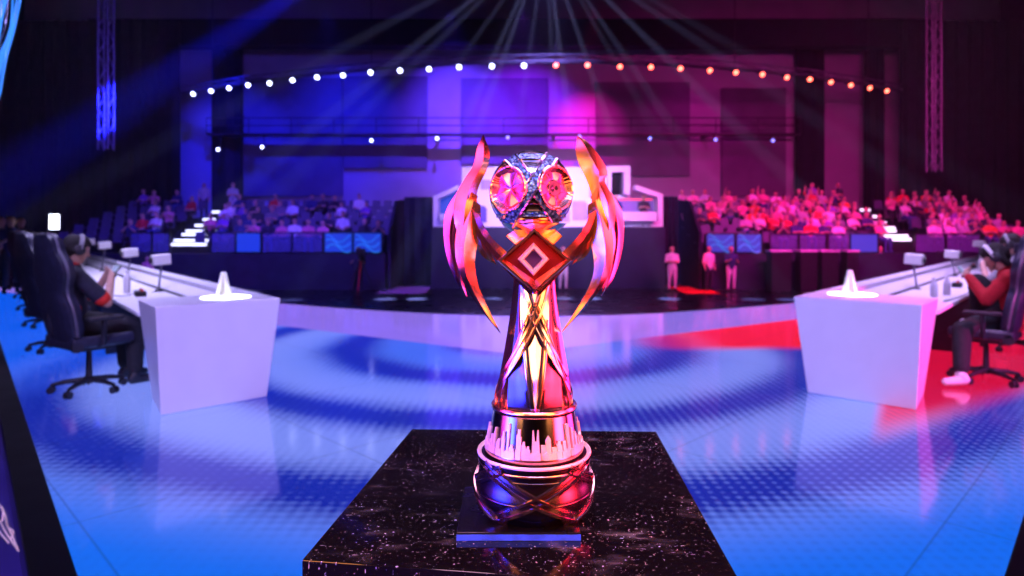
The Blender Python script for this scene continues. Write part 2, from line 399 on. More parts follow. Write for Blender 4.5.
# ------------------------------------------------------------------ pedestal
ped = [ground(302, 560, 1.0), ground(746, 592, 1.0), ground(656, 431.5, 1.0), ground(412, 429, 1.0)]
def pedestal_mat():
    m = mat('black_gloss_scratched', (0.006, 0.006, 0.008), 0.1, spec=0.6); nt = m.node_tree; b = nt.nodes['Principled BSDF']
    tc = nt.nodes.new('ShaderNodeTexCoord')
    def noise(scale, det, stretch=None, rot=0):
        n = nt.nodes.new('ShaderNodeTexNoise'); n.inputs['Scale'].default_value = scale; n.inputs['Detail'].default_value = det
        mp = nt.nodes.new('ShaderNodeMapping'); nt.links.new(tc.outputs['Object'], mp.inputs[0]); nt.links.new(mp.outputs[0], n.inputs['Vector'])
        if stretch: mp.inputs['Scale'].default_value = stretch
        mp.inputs['Rotation'].default_value = (0, 0, rot); return E(nt, n.outputs[0])
    big = noise(7, 3).step(0.42, 0.72)
    specks = noise(190, 2).step(0.66, 0.76)
    s1 = noise(70, 2, (1, 9, 1), 0.9).step(0.70, 0.76)
    s2 = noise(60, 2, (1, 10, 1), -0.7).step(0.70, 0.76)
    s3 = noise(80, 2, (7, 1, 1), 0.3).step(0.70, 0.76)
    smear = noise(16, 6, (1, 2.5, 1), 0.5).step(0.5, 0.85)*big
    d = ((specks*0.9 + s1 + s2 + s3)*(big*0.9+0.35) + smear*0.22).clamp()
    nt.links.new(mixc(nt, d, (0.004, 0.004, 0.006), (0.75, 0.85, 1.0)), b.inputs['Base Color'])
    nt.links.new((d*0.5+0.07).s, b.inputs['Roughness'])
    return m
pedm = pedestal_mat()
pr = empty('trophy_pedestal', (sum(q.x for q in ped)/4, sum(q.y for q in ped)/4, 0))
tag(pr, 'black glossy scratched square pedestal carrying the trophy', 'pedestal')
off = pr.location
top = [q-off for q in ped]
MB().hexa([q-Vector((0, 0, 0.03)) for q in top], top).build('top_slab', pedm, pr, bevel=0.001)
cc = sum(top, Vector())/4; ins = [Vector((cc.x+(q.x-cc.x)*0.985, cc.y+(q.y-cc.y)*0.985, 0)) for q in top]
MB().hexa([Vector((q.x, q.y, 0.007)) for q in ins], [Vector((q.x, q.y, 0.97)) for q in ins]).build('plinth_body', trimblack, pr, bevel=0.003)

# ------------------------------------------------------------------ trophy
gold = mat('rose_gold', (1.0, 0.60, 0.34), 0.2, 1.0, noise=(25, 0.08))
rose = mat('pink_gold', (0.98, 0.55, 0.52), 0.2, 1.0, noise=(25, 0.08))
silver = mat('bright_silver', (0.66, 0.58, 1.0), 0.16, 1.0, noise=(25, 0.05))
gun = mat('gunmetal', (0.12, 0.10, 0.13), 0.24, 1.0, noise=(25, 0.2))
mirror = mat('dark_mirror_band', (0.32, 0.32, 0.38), 0.12, 1.0, noise=(25, 0.1))
enamel = mat('dark_enamel', (0.12, 0.10, 0.13), 0.16, 0.9, noise=(25, 0.1), coat=0.5)
redenamel = mat('red_enamel', (0.42, 0.02, 0.03), 0.22, 0.6, noise=(25, 0.2), coat=0.6)
pinkfacet = mat('pink_facets', (0.95, 0.14, 0.42), 0.2, 0.85, noise=(25, 0.1))
pearl = mat('ring_inner_pearl', (0.95, 0.85, 0.85), 0.35, 0.4, noise=(25, 0.05))
def scale_mat():
    m = mat('blue_scale_crystal', (0.06, 0.12, 0.45), 0.22, 0.5); nt = m.node_tree; b = nt.nodes['Principled BSDF']
    tc = nt.nodes.new('ShaderNodeTexCoord'); v = nt.nodes.new('ShaderNodeTexVoronoi'); v.inputs['Scale'].default_value = 210
    nt.links.new(tc.outputs['Object'], v.inputs['Vector'])
    e = E(nt, v.outputs['Distance'])
    nt.links.new(mixc(nt, e.step(0.2, 0.75), (0.14, 0.36, 1.0), (0.01, 0.03, 0.22)), b.inputs['Base Color'])
    bp = nt.nodes.new('ShaderNodeBump'); bp.inputs['Strength'].default_value = 0.8; bp.inputs['Distance'].default_value = 0.002
    nt.links.new((1.0-e).s, bp.inputs['Height']); nt.links.new(bp.outputs[0], b.inputs['Normal']); return m
scales = scale_mat()
TS = 0.98/F; TX = 534.0
tro = empty('championship_trophy', ((TX-CX)*TS, 0.98, 1.0))
tag(tro, 'winged rose gold championship trophy with a crystal ball, on the black pedestal', 'trophy')
def T(px, py, dy=0.0): return Vector(((px-TX)*TS, dy, (515-py)*TS))
# foot plate; the blue reflected in its front edge is put into the colour
pl = MB().box((-0.110, -0.080, 0.0), (0.062, 0.080, 0.011)).build('foot_plate', mat('plate_black', (0.004, 0.004, 0.006), 0.25, noise=(30, 0.2)), tro, bevel=0.0008)
MB().box((-0.110, -0.0815, 0.0005), (0.062, -0.0795, 0.0085)).build('edge_strip', mat('plate_edge_sheen', (0.04, 0.16, 0.9), 0.35, 0.2, noise=(40, 0.3)), pl)
Z0 = 0.011
# base drum
prof = [(0.0, Z0), (0.066, Z0), (0.070, Z0+0.004), (0.079, 0.022), (0.0855, 0.034), (0.0865, 0.045), (0.0865, 0.053), (0.084, 0.060), (0.0825, 0.078), (0.084, 0.090), (0.0845, 0.095), (0.0845, 0.099)]
drum = MB().lathe(prof, 64).build('base_drum', gun, tro, smooth=35)
MB().lathe([(0.0843, 0.0965), (0.0856, 0.099), (0.0850, 0.1015), (0.0835, 0.1018), (0.0815, 0.0995), (0.0715, 0.0975), (0.0715, 0.095)], 64).build('drum_lip', pearl, tro, smooth=40)
for z, r, t in ((0.047, 0.0866, 0.0022), (0.088, 0.0838, 0.0020), (0.078, 0.0826, 0.0016)):
    tb = MB(); tb.lathe([(r-t*0.6+t*math.cos(a), z+t*math.sin(a)) for a in [2*PI*i/10 for i in range(10)]], 64, close=True)
    tb.build('drum_ring', rose if z > 0.08 else gun, tro, smooth=60)
def drum_r(z):
    for (ra, za), (rb, zb) in zip(prof[1:], prof[2:]):
        if za <= z <= zb: return ra+(rb-ra)*(z-za)/max(zb-za, 1e-9)
    return prof[-1][0]
def band_on(radf, path, w, h, mi=0, mb=None):
    """a flat raised ribbon along (phi, z) points; phi 0 faces the camera"""
    pts = []
    for ph, z in path:
        r = radf(ph, z); pts.append(Vector((r*math.sin(ph), -r*math.cos(ph), z)))
    mb = mb or MB(); vs = []; fs = []
    k = len(pts)
    for i in range(k):
        t = (pts[min(i+1, k-1)]-pts[max(i-1, 0)]).normalized(); ph = path[i][0]; nrm = Vector((math.sin(ph), -math.cos(ph), 0)); s = t.cross(nrm).normalized()
        hw = w*0.5
        for a, b in ((-hw, -0.001), (-hw*0.96, h*0.9), (-hw*0.5, h), (-hw*0.35, h*0.35), (hw*0.35, h*0.35), (hw*0.5, h), (hw*0.96, h*0.9), (hw, -0.001)):
            vs.append(pts[i]+s*a+nrm*b)
    for i in range(k-1):
        for j in range(7): fs.append((i*8+j, i*8+j+1, (i+1)*8+j+1, (i+1)*8+j))
    fs += [tuple(range(8)), tuple(range((k-1)*8, k*8))[::-1]]
    return mb.add(vs, fs, mi)
for q in range(4):
    for sgn in (-1, 1):
        path = []
        for i in range(15):
            u = i/14; path.append((PI/2*q+sgn*(-0.98+1.96*u), 0.094-0.080*u))
        band_on(lambda ph, z: drum_r(z)+0.0008, path, 0.015, 0.004).build('lattice_band', gun if False else mat('band_rose_gun', (0.45, 0.3, 0.36), 0.2, 1.0, noise=(25, 0.1)) if 'band_rose_gun' not in MATS else MATS['band_rose_gun'], tro, smooth=30)
# skyline ring
def sky_r(z): return 0.0705+(0.0605-0.0705)*(z-0.103)/(0.168-0.103)
MB().lathe([(0.05, 0.1005), (0.0735, 0.1005), (0.0745, 0.104), (0.0735, 0.1085), (0.0708, 0.110)], 64).build('lower_ring', rose, tro, smooth=40)
MB().lathe([(0.0708, 0.108), (0.0612, 0.166), (0.05, 0.166)], 64).build('skyline_band', mirror, tro, smooth=40)
MB().lathe([(0.052, 0.1625), (0.0625, 0.1625), (0.0645, 0.1655), (0.0645, 0.169), (0.0625, 0.1715), (0.059, 0.1705), (0.055, 0.166)], 64).build('upper_ring', rose, tro, smooth=40)
sk = MB(); rnd = random.Random(5)
def tower(ph, w, h, t=0.0035, notch=False, z0=0.108):
    def q(dx, z, o):
        r = sky_r(z)+o; a = ph+dx/0.068; return Vector((r*math.sin(a), -r*math.cos(a), z))
    if notch:
        outl = [(-w, z0), (w, z0), (w*0.8, z0+h), (w*0.5, z0+h), (0.18*w, z0+h*0.62), (-0.18*w, z0+h*0.62), (-w*0.5, z0+h), (-w*0.8, z0+h)]
    else:
        tp = rnd.choice([0, 1, 2])
        if tp == 0: outl = [(-w, z0), (w, z0), (w, z0+h), (-w, z0+h)]
        elif tp == 1: outl = [(-w, z0), (w, z0), (w, z0+h*0.85), (w*0.2, z0+h), (-w*0.5, z0+h*0.9), (-w, z0+h*0.8)]
        else: outl = [(-w, z0), (w, z0), (w, z0+h*0.75), (w*0.55, z0+h*0.75), (w*0.5, z0+h), (-w*0.5, z0+h), (-w*0.55, z0+h*0.82), (-w, z0+h*0.82)]
    n = len(outl)
    sk.add([q(x, z, t) for x, z in outl]+[q(x, z, -0.002) for x, z in outl], [tuple(range(n)), tuple(range(n, 2*n))[::-1]]+[(i, i+n, (i+1) % n+n, (i+1) % n) for i in range(n)])
ph = -PI
front = [(-57, .0022, .036), (-49, .003, .023), (-41, .0026, .034), (-34, .0012, .046), (-29, .0035, .018), (-20, .0034, .040), (-14, .0028, .024), (-9, .003, .018), (0, .0056, .040), (9, .0032, .020), (15, .0036, .032), (22, .0034, .016), (29, .004, .024), (36, .0026, .022), (43, .003, .044), (51, .0022, .037), (58, .0024, .030)]
for a, w, h in front: tower(math.radians(a), w, h, 0.0038, notch=(a == 0))
for a in range(66, 300, 7): tower(math.radians(a), rnd.uniform(.002, .004), rnd.uniform(.014, .04))
for a in range(-62, 300, 6): tower(math.radians(a+rnd.uniform(-2, 2)), 0.0036, rnd.uniform(.007, .013), 0.0048)
sk.build('skyline_relief', mat('skyline_pale_pink', (0.95, 0.68, 0.72), 0.35, 0.45, noise=(60, 0.15)), tro, smooth=30)
# stem: ridged flutes
def stem_r(z):
    zs = [0.166, 0.185, 0.215, 0.25, 0.28, 0.31, 0.335, 0.36, 0.385, 0.40]; rs = [0.0535, 0.0535, 0.0510, 0.0445, 0.0395, 0.0350, 0.0320, 0.0300, 0.0300, 0.030]
    return float(np.interp(z, zs, rs))
sm_ = MB(); rows = 34; ZA, ZB = 0.162, 0.395
grid = []; SUB = 6
for i in range(rows):
    u = i/(rows-1); z = ZA+(ZB-ZA)*u
    k0 = [0, math.radians(5+40*min(u*1.25, 1)), math.radians(48), math.radians(80), math.radians(112), math.radians(146), PI]
    rid = [1.04, 1.0, 1.0, 1.02, 1.0, 1.02, 1.02]
    keys = k0 + [2*PI-a for a in k0[-2:0:-1]]
    rids = rid + rid[-2:0:-1]
    row = []
    m_ = len(keys)
    for a in range(m_):
        a0, a1 = keys[a], keys[a+1] if a+1 < m_ else 2*PI
        g0, g1 = rids[a], rids[(a+1) % m_]
        for s_ in range(SUB):
            v = s_/SUB; ang = a0+(a1-a0)*v; depth = 0.055*math.sin(PI*v)*min(1, (a1-a0)/0.5)
            r = stem_r(z)*(g0+(g1-g0)*v-depth); row.append(Vector((r*math.sin(ang), -r*math.cos(ang), z)))
    grid.append(row)
n = len(grid[0]); vs = [q for r in grid for q in r]; m_ = n//SUB
for i in range(rows-1):
    pass
for a in range(m_):
    mi = 0
    if a in (0, m_-1): mi = 1
    elif a in (1, m_-2): mi = 2
    elif a in (4, 5, m_-5, m_-6): mi = 2
    fs = []
    for i in range(rows-1):
        mj = mi
        for s_ in range(SUB):
            j = a*SUB+s_; j2 = (j+1) % n
            fs.append((i*n+j, i*n+j2, (i+1)*n+j2, (i+1)*n+j))
    sm_.add(vs, fs, mi)
sm_.build('stem', [rose, silver, enamel], tro, smooth=28)
# ribbons that cross over the stem
def sr(ph, z): return stem_r(z)*1.02+0.0010
for sgn, top_off in ((1, 0.0), (-1, -0.0012)):
    path = []
    for i in range(22):
        u = i/21; path.append((sgn*(math.radians(72)*(1-u)**0.9 - math.radians(98)*u**1.15), 0.395-0.222*u))
    path = [(sgn*(0.62-2.15*(u:=i/21)+0.0*u), 0.372-0.20*u**0.82) for i in range(22)]
    band_on(lambda ph, z: sr(ph, z)+top_off, path, 0.013, 0.0042).build('crossing_ribbon', rose if sgn > 0 else silver, tro, smooth=30)
for sgn in (1, -1):
    path = [(sgn*(math.radians(26)-math.radians(22)*(i/15)), 0.300-0.125*i/15) for i in range(16)]
    band_on(lambda ph, z: sr(ph, z)-0.001, path, 0.006, 0.003).build('inner_rib', silver if sgn < 0 else rose, tro, smooth=30)
    path = [(sgn*(math.radians(2)+math.radians(66)*(i/15)**0.8), 0.325-0.155*(i/15)**1.0) for i in range(16)]
    band_on(lambda ph, z: sr(ph, z)-0.0005, path, 0.006, 0.003).build('inner_rib', rose, tro, smooth=30)
# wings
def blade(L, R, dy, thick, n=28, ridge=0.5, mb=None, hollow=0.45, mi=0):
    L = catmull(L, n); R = catmull(R, n); mb = mb or MB(); vs = []; fs = []
    dyv = np.interp(np.linspace(0, 1, n), np.linspace(0, 1, len(dy)), dy)
    wmax = max(np.linalg.norm(a-b) for a, b in zip(L, R))
    for i in range(n):
        l, r = L[i], R[i]; w = np.linalg.norm(l-r); t = thick*min(1, (w/wmax)**0.7+0.02)
        for f, o in ((0, 0), (ridge*0.5, -hollow*t), (ridge, -t), (ridge+(1-ridge)*0.5, -hollow*t), (1, 0), (ridge+(1-ridge)*0.5, hollow*t), (ridge, t), (ridge*0.5, hollow*t)):
            q = l+(r-l)*f; vs.append(T(q[0], q[1], dyv[i]+o))
    for i in range(n-1):
        for j in range(8): fs.append((i*8+j, i*8+(j+1) % 8, (i+1)*8+(j+1) % 8, (i+1)*8+j))
    fs += [tuple(range(8)), tuple(range((n-1)*8, n*8))[::-1]]
    return mb.add(vs, fs, mi)
def mir(pts): return [(2*TX-x, y) for x, y in pts]
wingL = [
 ('wing_tip', [(461, 242), (455, 221), (455, 200), (464, 180), (473.5, 165), (477, 148), (483, 134)], [(462, 242), (471, 223), (475, 205), (479, 187), (487.5, 168), (489.5, 152), (483.4, 134)], [-.010, -.010, -.004, .004], .013, .6, gold),
 ('outer_feather', [(462, 184), (447, 207), (442.8, 226), (444.8, 251), (453, 277), (466.2, 297)], [(476, 190), (462, 212), (456.5, 232), (457, 254), (461, 276), (466.8, 297)], [.006, .012, .008], .010, .5, mat('violet_rose', (0.92, 0.55, 0.72), 0.2, 1.0, noise=(25, 0.08))),
 ('middle_feather', [(466, 190), (455, 215), (452, 240), (455, 262), (459, 280), (464.5, 293)], [(478, 196), (468, 220), (465, 240), (464, 262), (464, 280), (465.5, 293)], [0, .002, .002], .011, .4, rose),
 ('long_feather', [(469, 197), (459, 222), (456, 250), (463, 279), (480, 307), (500, 332)], [(481, 205), (481, 232), (476, 254), (477, 277), (486, 302), (500.8, 332)], [-.012, -.016, -.008], .013, .45, gold),
 ('small_feather', [(471, 226), (475, 242), (483, 256), (496, 264.5)], [(484, 229), (487, 240), (491, 252), (496.6, 264)], [-.012, -.012, -.010], .006, .5, gold),
 ('wing_arm', [(466, 190), (469, 212), (478, 236), (495, 257), (513, 276), (529, 292)], [(477, 184), (478.5, 211), (489, 233), (505, 249.5), (520, 262), (538, 281)], [-.004, -.018, -.028, -.040], .012, .5, mat('red_gold', (1.0, 0.42, 0.34), 0.2, 1.0, noise=(25, 0.08)))]
wingR = [list(w) for w in wingL]
for w in wingR: w[1], w[2] = mir(w[1]), mir(w[2])
wingR[0][1] = [(607, 242), (614, 221), (613, 200), (604, 181), (607, 171), (592, 146), (578, 135)]
wingR[0][2] = [(606, 242), (597, 223), (593, 205), (588, 185), (580, 167), (576, 152), (577.4, 135)]
wingR[0][5] = .42
wingR[3][1][-1] = (562, 331); wingR[3][2][-1] = (561, 331); wingR[3][1][-2] = (583, 308); wingR[3][2][-2] = (579, 303)
for side in (wingL, wingR):
    for nm, L, R, dy, th, rg, m in side:
        blade(L, R, dy, th, 30, rg).build(nm, m, tro, smooth=24)
# small barb under the right tip
# head diamond
def diamond(cx, cy, hw, hh, y0, y1, mb=None, mi=0, bev=0.0):
    mb = mb or MB()
    pts = [T(cx-hw, cy, 0), T(cx, cy-hh, 0), T(cx+hw, cy, 0), T(cx, cy+hh, 0)]
    c = T(cx, cy, 0)
    f = [c+(q-c)*(1-bev) for q in pts]
    vs = [Vector((q.x, y0, q.z)) for q in f]+[Vector((q.x, (y0+y1)/2, q.z)) for q in pts]+[Vector((q.x, y1, q.z)) for q in f]
    fs = [(0, 1, 2, 3), (11, 10, 9, 8)]
    for i in range(4):
        j = (i+1) % 4; fs += [(i, j, j+4, i+4), (i+4, j+4, j+8, i+8)]
    return mb.add(vs, fs, mi)
def frame(cx, cy, ho, hi, y0, y1, lift, asp=1.0, mb=None):
    """diamond ring with a raised ridge"""
    mb = mb or MB(); vs = []; c = T(cx, cy, 0)
    for h, y in ((ho, y0+lift), (ho-(ho-hi)*0.25, y0), (hi+(ho-hi)*0.25, y0), (hi, y0+lift), (hi, y1), (ho, y1)):
        for dx, dz in ((-1, 0), (0, 1), (1, 0), (0, -1)):
            vs.append(Vector((c.x+dx*h*TS, y, c.z+dz*h*TS*asp)))
    fs = []
    for k in range(6):
        k2 = (k+1) % 6
        for i in range(4):
            j = (i+1) % 4; fs.append((k*4+i, k*4+j, k2*4+j, k2*4+i))
    return mb.add(vs, fs)
head = diamond(533.5, 259, 33, 29, -0.040, 0.03, bev=0.12).build('head_diamond', redenamel, tro)
frame(533.5, 259, 36, 30, -0.047, -0.030, 0.006, 0.88).build('head_frame', rose, tro)
frame(532.5, 257.5, 15, 8.5, -0.058, -0.036, 0.007, 1.05).build('diamond_ring', mat('pale_rose', (1.0, 0.74, 0.74), 0.3, 0.6, noise=(25, 0.05)), tro)
diamond(532.5, 257.5, 8.4, 8.8, -0.0412, -0.036).build('diamond_hole_fill', mat('violet_hole_fill', (0.2, 0.08, 0.6), 0.3, 0.6, noise=(30, 0.1)), tro)  # violet plate added in place of the backdrop seen through the ring's hole
# shoulders from the diamond up to the ball: cup
MB().lathe([(0.030, 0.385), (0.036, 0.398), (0.030, 0.412), (0.024, 0.418), (0.030, 0.424), (0.046, 0.436), (0.049, 0.440)], 40).build('ball_cup', gold, tro, smooth=40)
for sgn in (-1, 1):
    L = [(534+sgn*2, 262), (534+sgn*14, 248), (534+sgn*28, 236)]; R = [(534-sgn*6, 238), (534+sgn*6, 232), (534+sgn*14, 226)]
    blade(L, R, [-.030, -.026, -.014], .012, 14, .5).build('cup_petal', gold, tro, smooth=24)
# ball
bc = T(531, 192.5, -0.004); BR = 42*TS
ball = None
def ball_mesh():
    nu, nv = 256, 128; mb = MB(); vs = []
    def props(d):
        x, y, z = d; yy = -abs(y); lon = math.degrees(math.atan2(x, -yy)); lat = math.degrees(math.asin(max(-1, min(1, z))))
        # windows
        for c_lon, c_lat, kind in ((-38, 3, 0), (39, 4, 1)):
            cl, ct = math.radians(c_lon), math.radians(c_lat)
            w = Vector((math.sin(cl)*math.cos(ct), -math.cos(cl)*math.cos(ct), math.sin(ct))); dv = Vector((x, yy, z))
            ang = math.degrees(w.angle(dv))
            if ang < 31.5:
                if ang > 26.5: return 1.0+0.045*math.cos((ang-29)/2.5*PI/2), 1
                rt = Vector((math.cos(cl), math.sin(cl), 0)); upv = w.cross(rt); th = math.degrees(math.atan2(dv.dot(upv), dv.dot(rt)))
                seg = ((th+15) % 72)/72
                fac = 0.86+0.07*abs(seg-0.5)*2*(ang/26.5) - 0.10*(1-ang/26.5)
                if kind == 1 and ang < 13: return 0.80+0.05*ang/13, 4
                return fac, 5 if (int(((th+15) % 360)//72) % 2 == 0 or z < 0.0) else 6
        u, v = x, z
        def seg(a, b):
            ax, ay = a; bx, by = b; L = math.hypot(bx-ax, by-ay); t = ((u-ax)*(bx-ax)+(v-ay)*(by-ay))/L/L; dd = abs((u-ax)*(by-ay)-(v-ay)*(bx-ax))/L
            return t, dd
        if abs(lon) < 75 or abs(z) > 0.6:
            t, dd = seg((-0.47, -0.62), (0.47, 0.80))
            if -0.1 < t < 1.12:
                if dd < 0.115: return 0.995, 2
                if dd < 0.165: return 1.025, 3
            t, dd = seg((-0.50, 0.80), (0.52, -0.60))
            if -0.1 < t < 1.12:
                if dd < 0.105: return 0.97, 2
                if dd < 0.145: return 1.0, 3
        if z > 0.86: return 1.0, 3
        if z > 0.72: return 1.01, 2
        if z < -0.64: return 1.0, 0
        if z < -0.52: return 1.0+0.018*math.sin((z+0.52)*70), 1 if int((-z-0.52)/0.07) % 2 else 2
        if abs(lon) < 40:
            if v > 0.1: return 0.965, 7
            return 0.94-0.05*abs(math.sin((v+0.1)*16)), 4
        return 0.99, 0 if abs(z) < 0.4 else 3
    pr_ = []
    for i in range(nv+1):
        t = PI*i/nv
        for j in range(nu):
            a = 2*PI*j/nu; d = (math.sin(t)*math.cos(a), math.sin(t)*math.sin(a), math.cos(t)); r, mi = props(d); vs.append(Vector(d)*BR*r); pr_.append(mi)
    fs = [[] for _ in range(8)]
    for i in range(nv):
        for j in range(nu):
            f = (i*nu+j, (i+1)*nu+j, (i+1)*nu+(j+1) % nu, i*nu+(j+1) % nu); fs[pr_[f[2]]].append(f)
    for k in range(8): mb.add(vs if k == 0 else vs, fs[k], k)
    return mb
mbb = MB(); _b = ball_mesh(); 
ball = _b.build('crystal_ball', [gold, rose, scales, silver, enamel, pinkfacet, mat('magenta_facets', (0.75, 0.25, 0.85), 0.2, 0.85, noise=(25, 0.1)), mat('lavender_silver', (0.72, 0.72, 0.95), 0.2, 1.0, noise=(25, 0.05))], tro, smooth=32)
ball.location = bc
# ------------------------------------------------------------------ desks
class Desk:
    def __init__(s, o, al, ac): s.o, s.al, s.ac = Vector(o), Vector(al).normalized(), Vector(ac).normalized()
    def at(s, t, v, z): q = s.o+s.al*t+s.ac*v; return Vector((q.x, q.y, z))
    def on_px(s, px, v, z):                 # the point on the line v of this desk seen at column px
        b = s.o+s.ac*v; k = (px-CX)/F; t = (k*b.y-b.x)/(s.al.x-k*s.al.y); return s.at(t, v, z), t
DL = Desk((-2.70, 4.92, 0), (-0.63, 0.776, 0), (0.71, 0.68, 0))
DR = Desk((3.20, 5.07, 0), (0.665, 0.747, 0), (-0.70, 0.66, 0))
WD = 0.98
def make_desk(D, name, label, hand):
    root = empty('competition_desk', D.at(0, 0, 0)); tag(root, label, 'desk')
    rel = lambda t, v, z: D.at(t, v, z)-root.location
    # end block: full height, tapering to the floor
    mb = MB()
    b = [rel(0.06, 0.05, 0.002), rel(0.06, WD-0.10, 0.002), rel(0.66, WD-0.10, 0.002), rel(0.66, 0.10, 0.002)]
    t = [rel(0, 0, 0.845), rel(0, WD, 0.845), rel(0.72, WD, 0.845), rel(0.72, 0.0, 0.845)]
    mb.hexa(b, t).build('end_block', white, root, bevel=0.006)
    L = 13.6
    def run(prof, t0, t1): return MB().prism([rel(t0, v, z) for v, z in prof], D.al*(t1-t0))
    run([(0.0, 0.70), (0.62, 0.70), (0.62, 0.735), (0.0, 0.735)], 0.72, L).build('table_top', whitetop, root, bevel=0.004)
    run([(0.60, 0.735), (0.80, 0.80), (0.80, 0.845), (WD, 0.845), (WD-0.10, 0.002), (WD-0.16, 0.002), (WD-0.06, 0.70), (0.60, 0.70)], 0.72, L).build('front_parapet', white, root)
    run([(0.58, 0.736), (0.61, 0.736), (0.61, 0.752), (0.58, 0.752)], 0.74, L).build('cable_slot', dark, root)
    for tt in (3.2, 5.7, 8.2, 10.7, 13.3):
        MB().hexa([rel(tt, 0.08, 0.002), rel(tt, 0.80, 0.002), rel(tt+0.05, 0.80, 0.002), rel(tt+0.05, 0.08, 0.002)], [rel(tt, 0.03, 0.70), rel(tt, 0.84, 0.70), rel(tt+0.05, 0.84, 0.70), rel(tt+0.05, 0.03, 0.70)]).build('support_panel', dark, root)
    return root
make_desk(DL, 'competition_desk', 'long white competition desk at the left of the stage, tapered end block', 'l')
make_desk(DR, 'competition_desk', 'long white competition desk at the right of the stage, tapered end block', 'r')

# markers, each on a glowing disc that stands in for its pool of light
def marker(D, px, label, label2):
    z = 0.845
    g = ground(px, 297 if D is DL else 294, z+0.002)
    disc = MB().lathe([(0, 0), (0.20, 0), (0.203, 0.0015), (0.20, 0.003), (0, 0.003)], 40).build('light_pool_disc', ledwhite, loc=(g.x, g.y, z+0.001))
    tag(disc, label2, 'light')
    r = empty('desk_marker', (g.x-0.02, g.y, z+0.0045)); tag(r, label, 'ornament')
    # an open A shaped wedge: two leaning legs meeting in a cut top, a backing web and a foot
    for sgn in (-1, 1):
        MB().hexa([Vector((sgn*0.058, -0.035, 0)), Vector((sgn*0.034, -0.035, 0)), Vector((sgn*0.034, 0.035, 0)), Vector((sgn*0.058, 0.035, 0))],
                  [Vector((sgn*0.017, -0.02, 0.215)), Vector((0, -0.02, 0.215)), Vector((0, 0.02, 0.215)), Vector((sgn*0.017, 0.02, 0.215))]).build('leaning_leg', whiteplastic, r, bevel=0.003)
    MB().hexa([Vector((-0.034, 0.0, 0.02)), Vector((0.034, 0.0, 0.02)), Vector((0.034, 0.03, 0.02)), Vector((-0.034, 0.03, 0.02))], [Vector((-0.008, 0, 0.17)), Vector((0.008, 0, 0.17)), Vector((0.008, 0.018, 0.17)), Vector((-0.008, 0.018, 0.17))]).build('inner_web', mat('marker_grey_gold', (0.55, 0.5, 0.42), 0.35, 0.6, noise=(40, 0.1)) if 'marker_grey_gold' not in MATS else MATS['marker_grey_gold'], r)
    MB().box((-0.062, -0.04, 0.0005), (0.062, 0.04, 0.012)).build('foot', whiteplastic, r, bevel=0.002)
    spot('marker_lamp', (g.x*0.7, g.y-0.6, 4.5), (g.x, g.y, z), 6, (1, 0.95, 0.95), 60, 0.7, 0.03)
marker(DL, 226, 'white A shaped marker standing on the left desk end', 'round glowing pool of light under the marker of the left desk')
marker(DR, 852, 'white A shaped marker standing on the right desk end', 'round glowing pool of light under the marker of the right desk')

# player cameras on goosenecks
def player_camera(D, px, py, label, grp):
    p, t = D.on_px(px, 0.60, 0.735); dist = p.y
    z = EYE-(py-HY)*dist/F - 0.05
    r = empty('player_camera', (p.x, p.y, 0.7365)); tag(r, label, 'camera', grp)
    h = z-0.7365; dirv = -D.ac
    a = math.atan2(dirv.y, dirv.x)
    M = Matrix.Translation((0, 0, h+0.055)) @ Matrix.Rotation(a, 4, 'Z') @ Matrix.Rotation(math.radians(4), 4, 'Y')
    body = MB().box((-0.095, -0.062, -0.062), (0.095, 0.062, 0.062), 0, M).build('camera_body', whiteplastic, r, bevel=0.012)
    mb = MB(); mb.cyl(M @ Vector((0.10, 0, 0)), M @ Vector((0.125, 0, 0)), 0.036, 0.034, 20); mb.build('lens', dark, body, smooth=40)
    q = -D.al*0.16 + dirv*0.05
    arm = [Vector((q.x, q.y, 0.012)), Vector((q.x*0.98, q.y*0.98, h*0.28)), Vector((q.x*0.55, q.y*0.55, h*0.52)), Vector((q.x*0.12, q.y*0.12, h*0.68)), Vector((0, 0, h+0.006))]
    arm = [Vector(a_) for a_ in catmull(arm, 16)]
    MB().tube(arm, 0.011, 8).build('gooseneck', chairtrim, r, smooth=60)
    MB().lathe([(0, 0), (0.045, 0), (0.045, 0.012), (0.012, 0.018), (0, 0.018)], 20, c=(q.x, q.y, 0)).build('clamp_foot', dark, r, smooth=40)
    return r
nth = ['nearest', 'second', 'third', 'fourth', 'farthest']
for k, (px, py) in enumerate([(161, 260), (130, 253), (104.5, 245.5), (89, 242), (79, 240)]):
    player_camera(DL, px, py, f'white boxy player camera on a gooseneck, {nth[k]} of the five along the left desk', 'player cameras on the left desk')
for k, (px, py) in enumerate([(914, 259.5), (952, 254.5), (979, 244)]):
    player_camera(DR, px, py, f'white boxy player camera on a gooseneck, {["nearest","middle","farthest"][k]} of the three along the right desk', 'player cameras on the right desk')

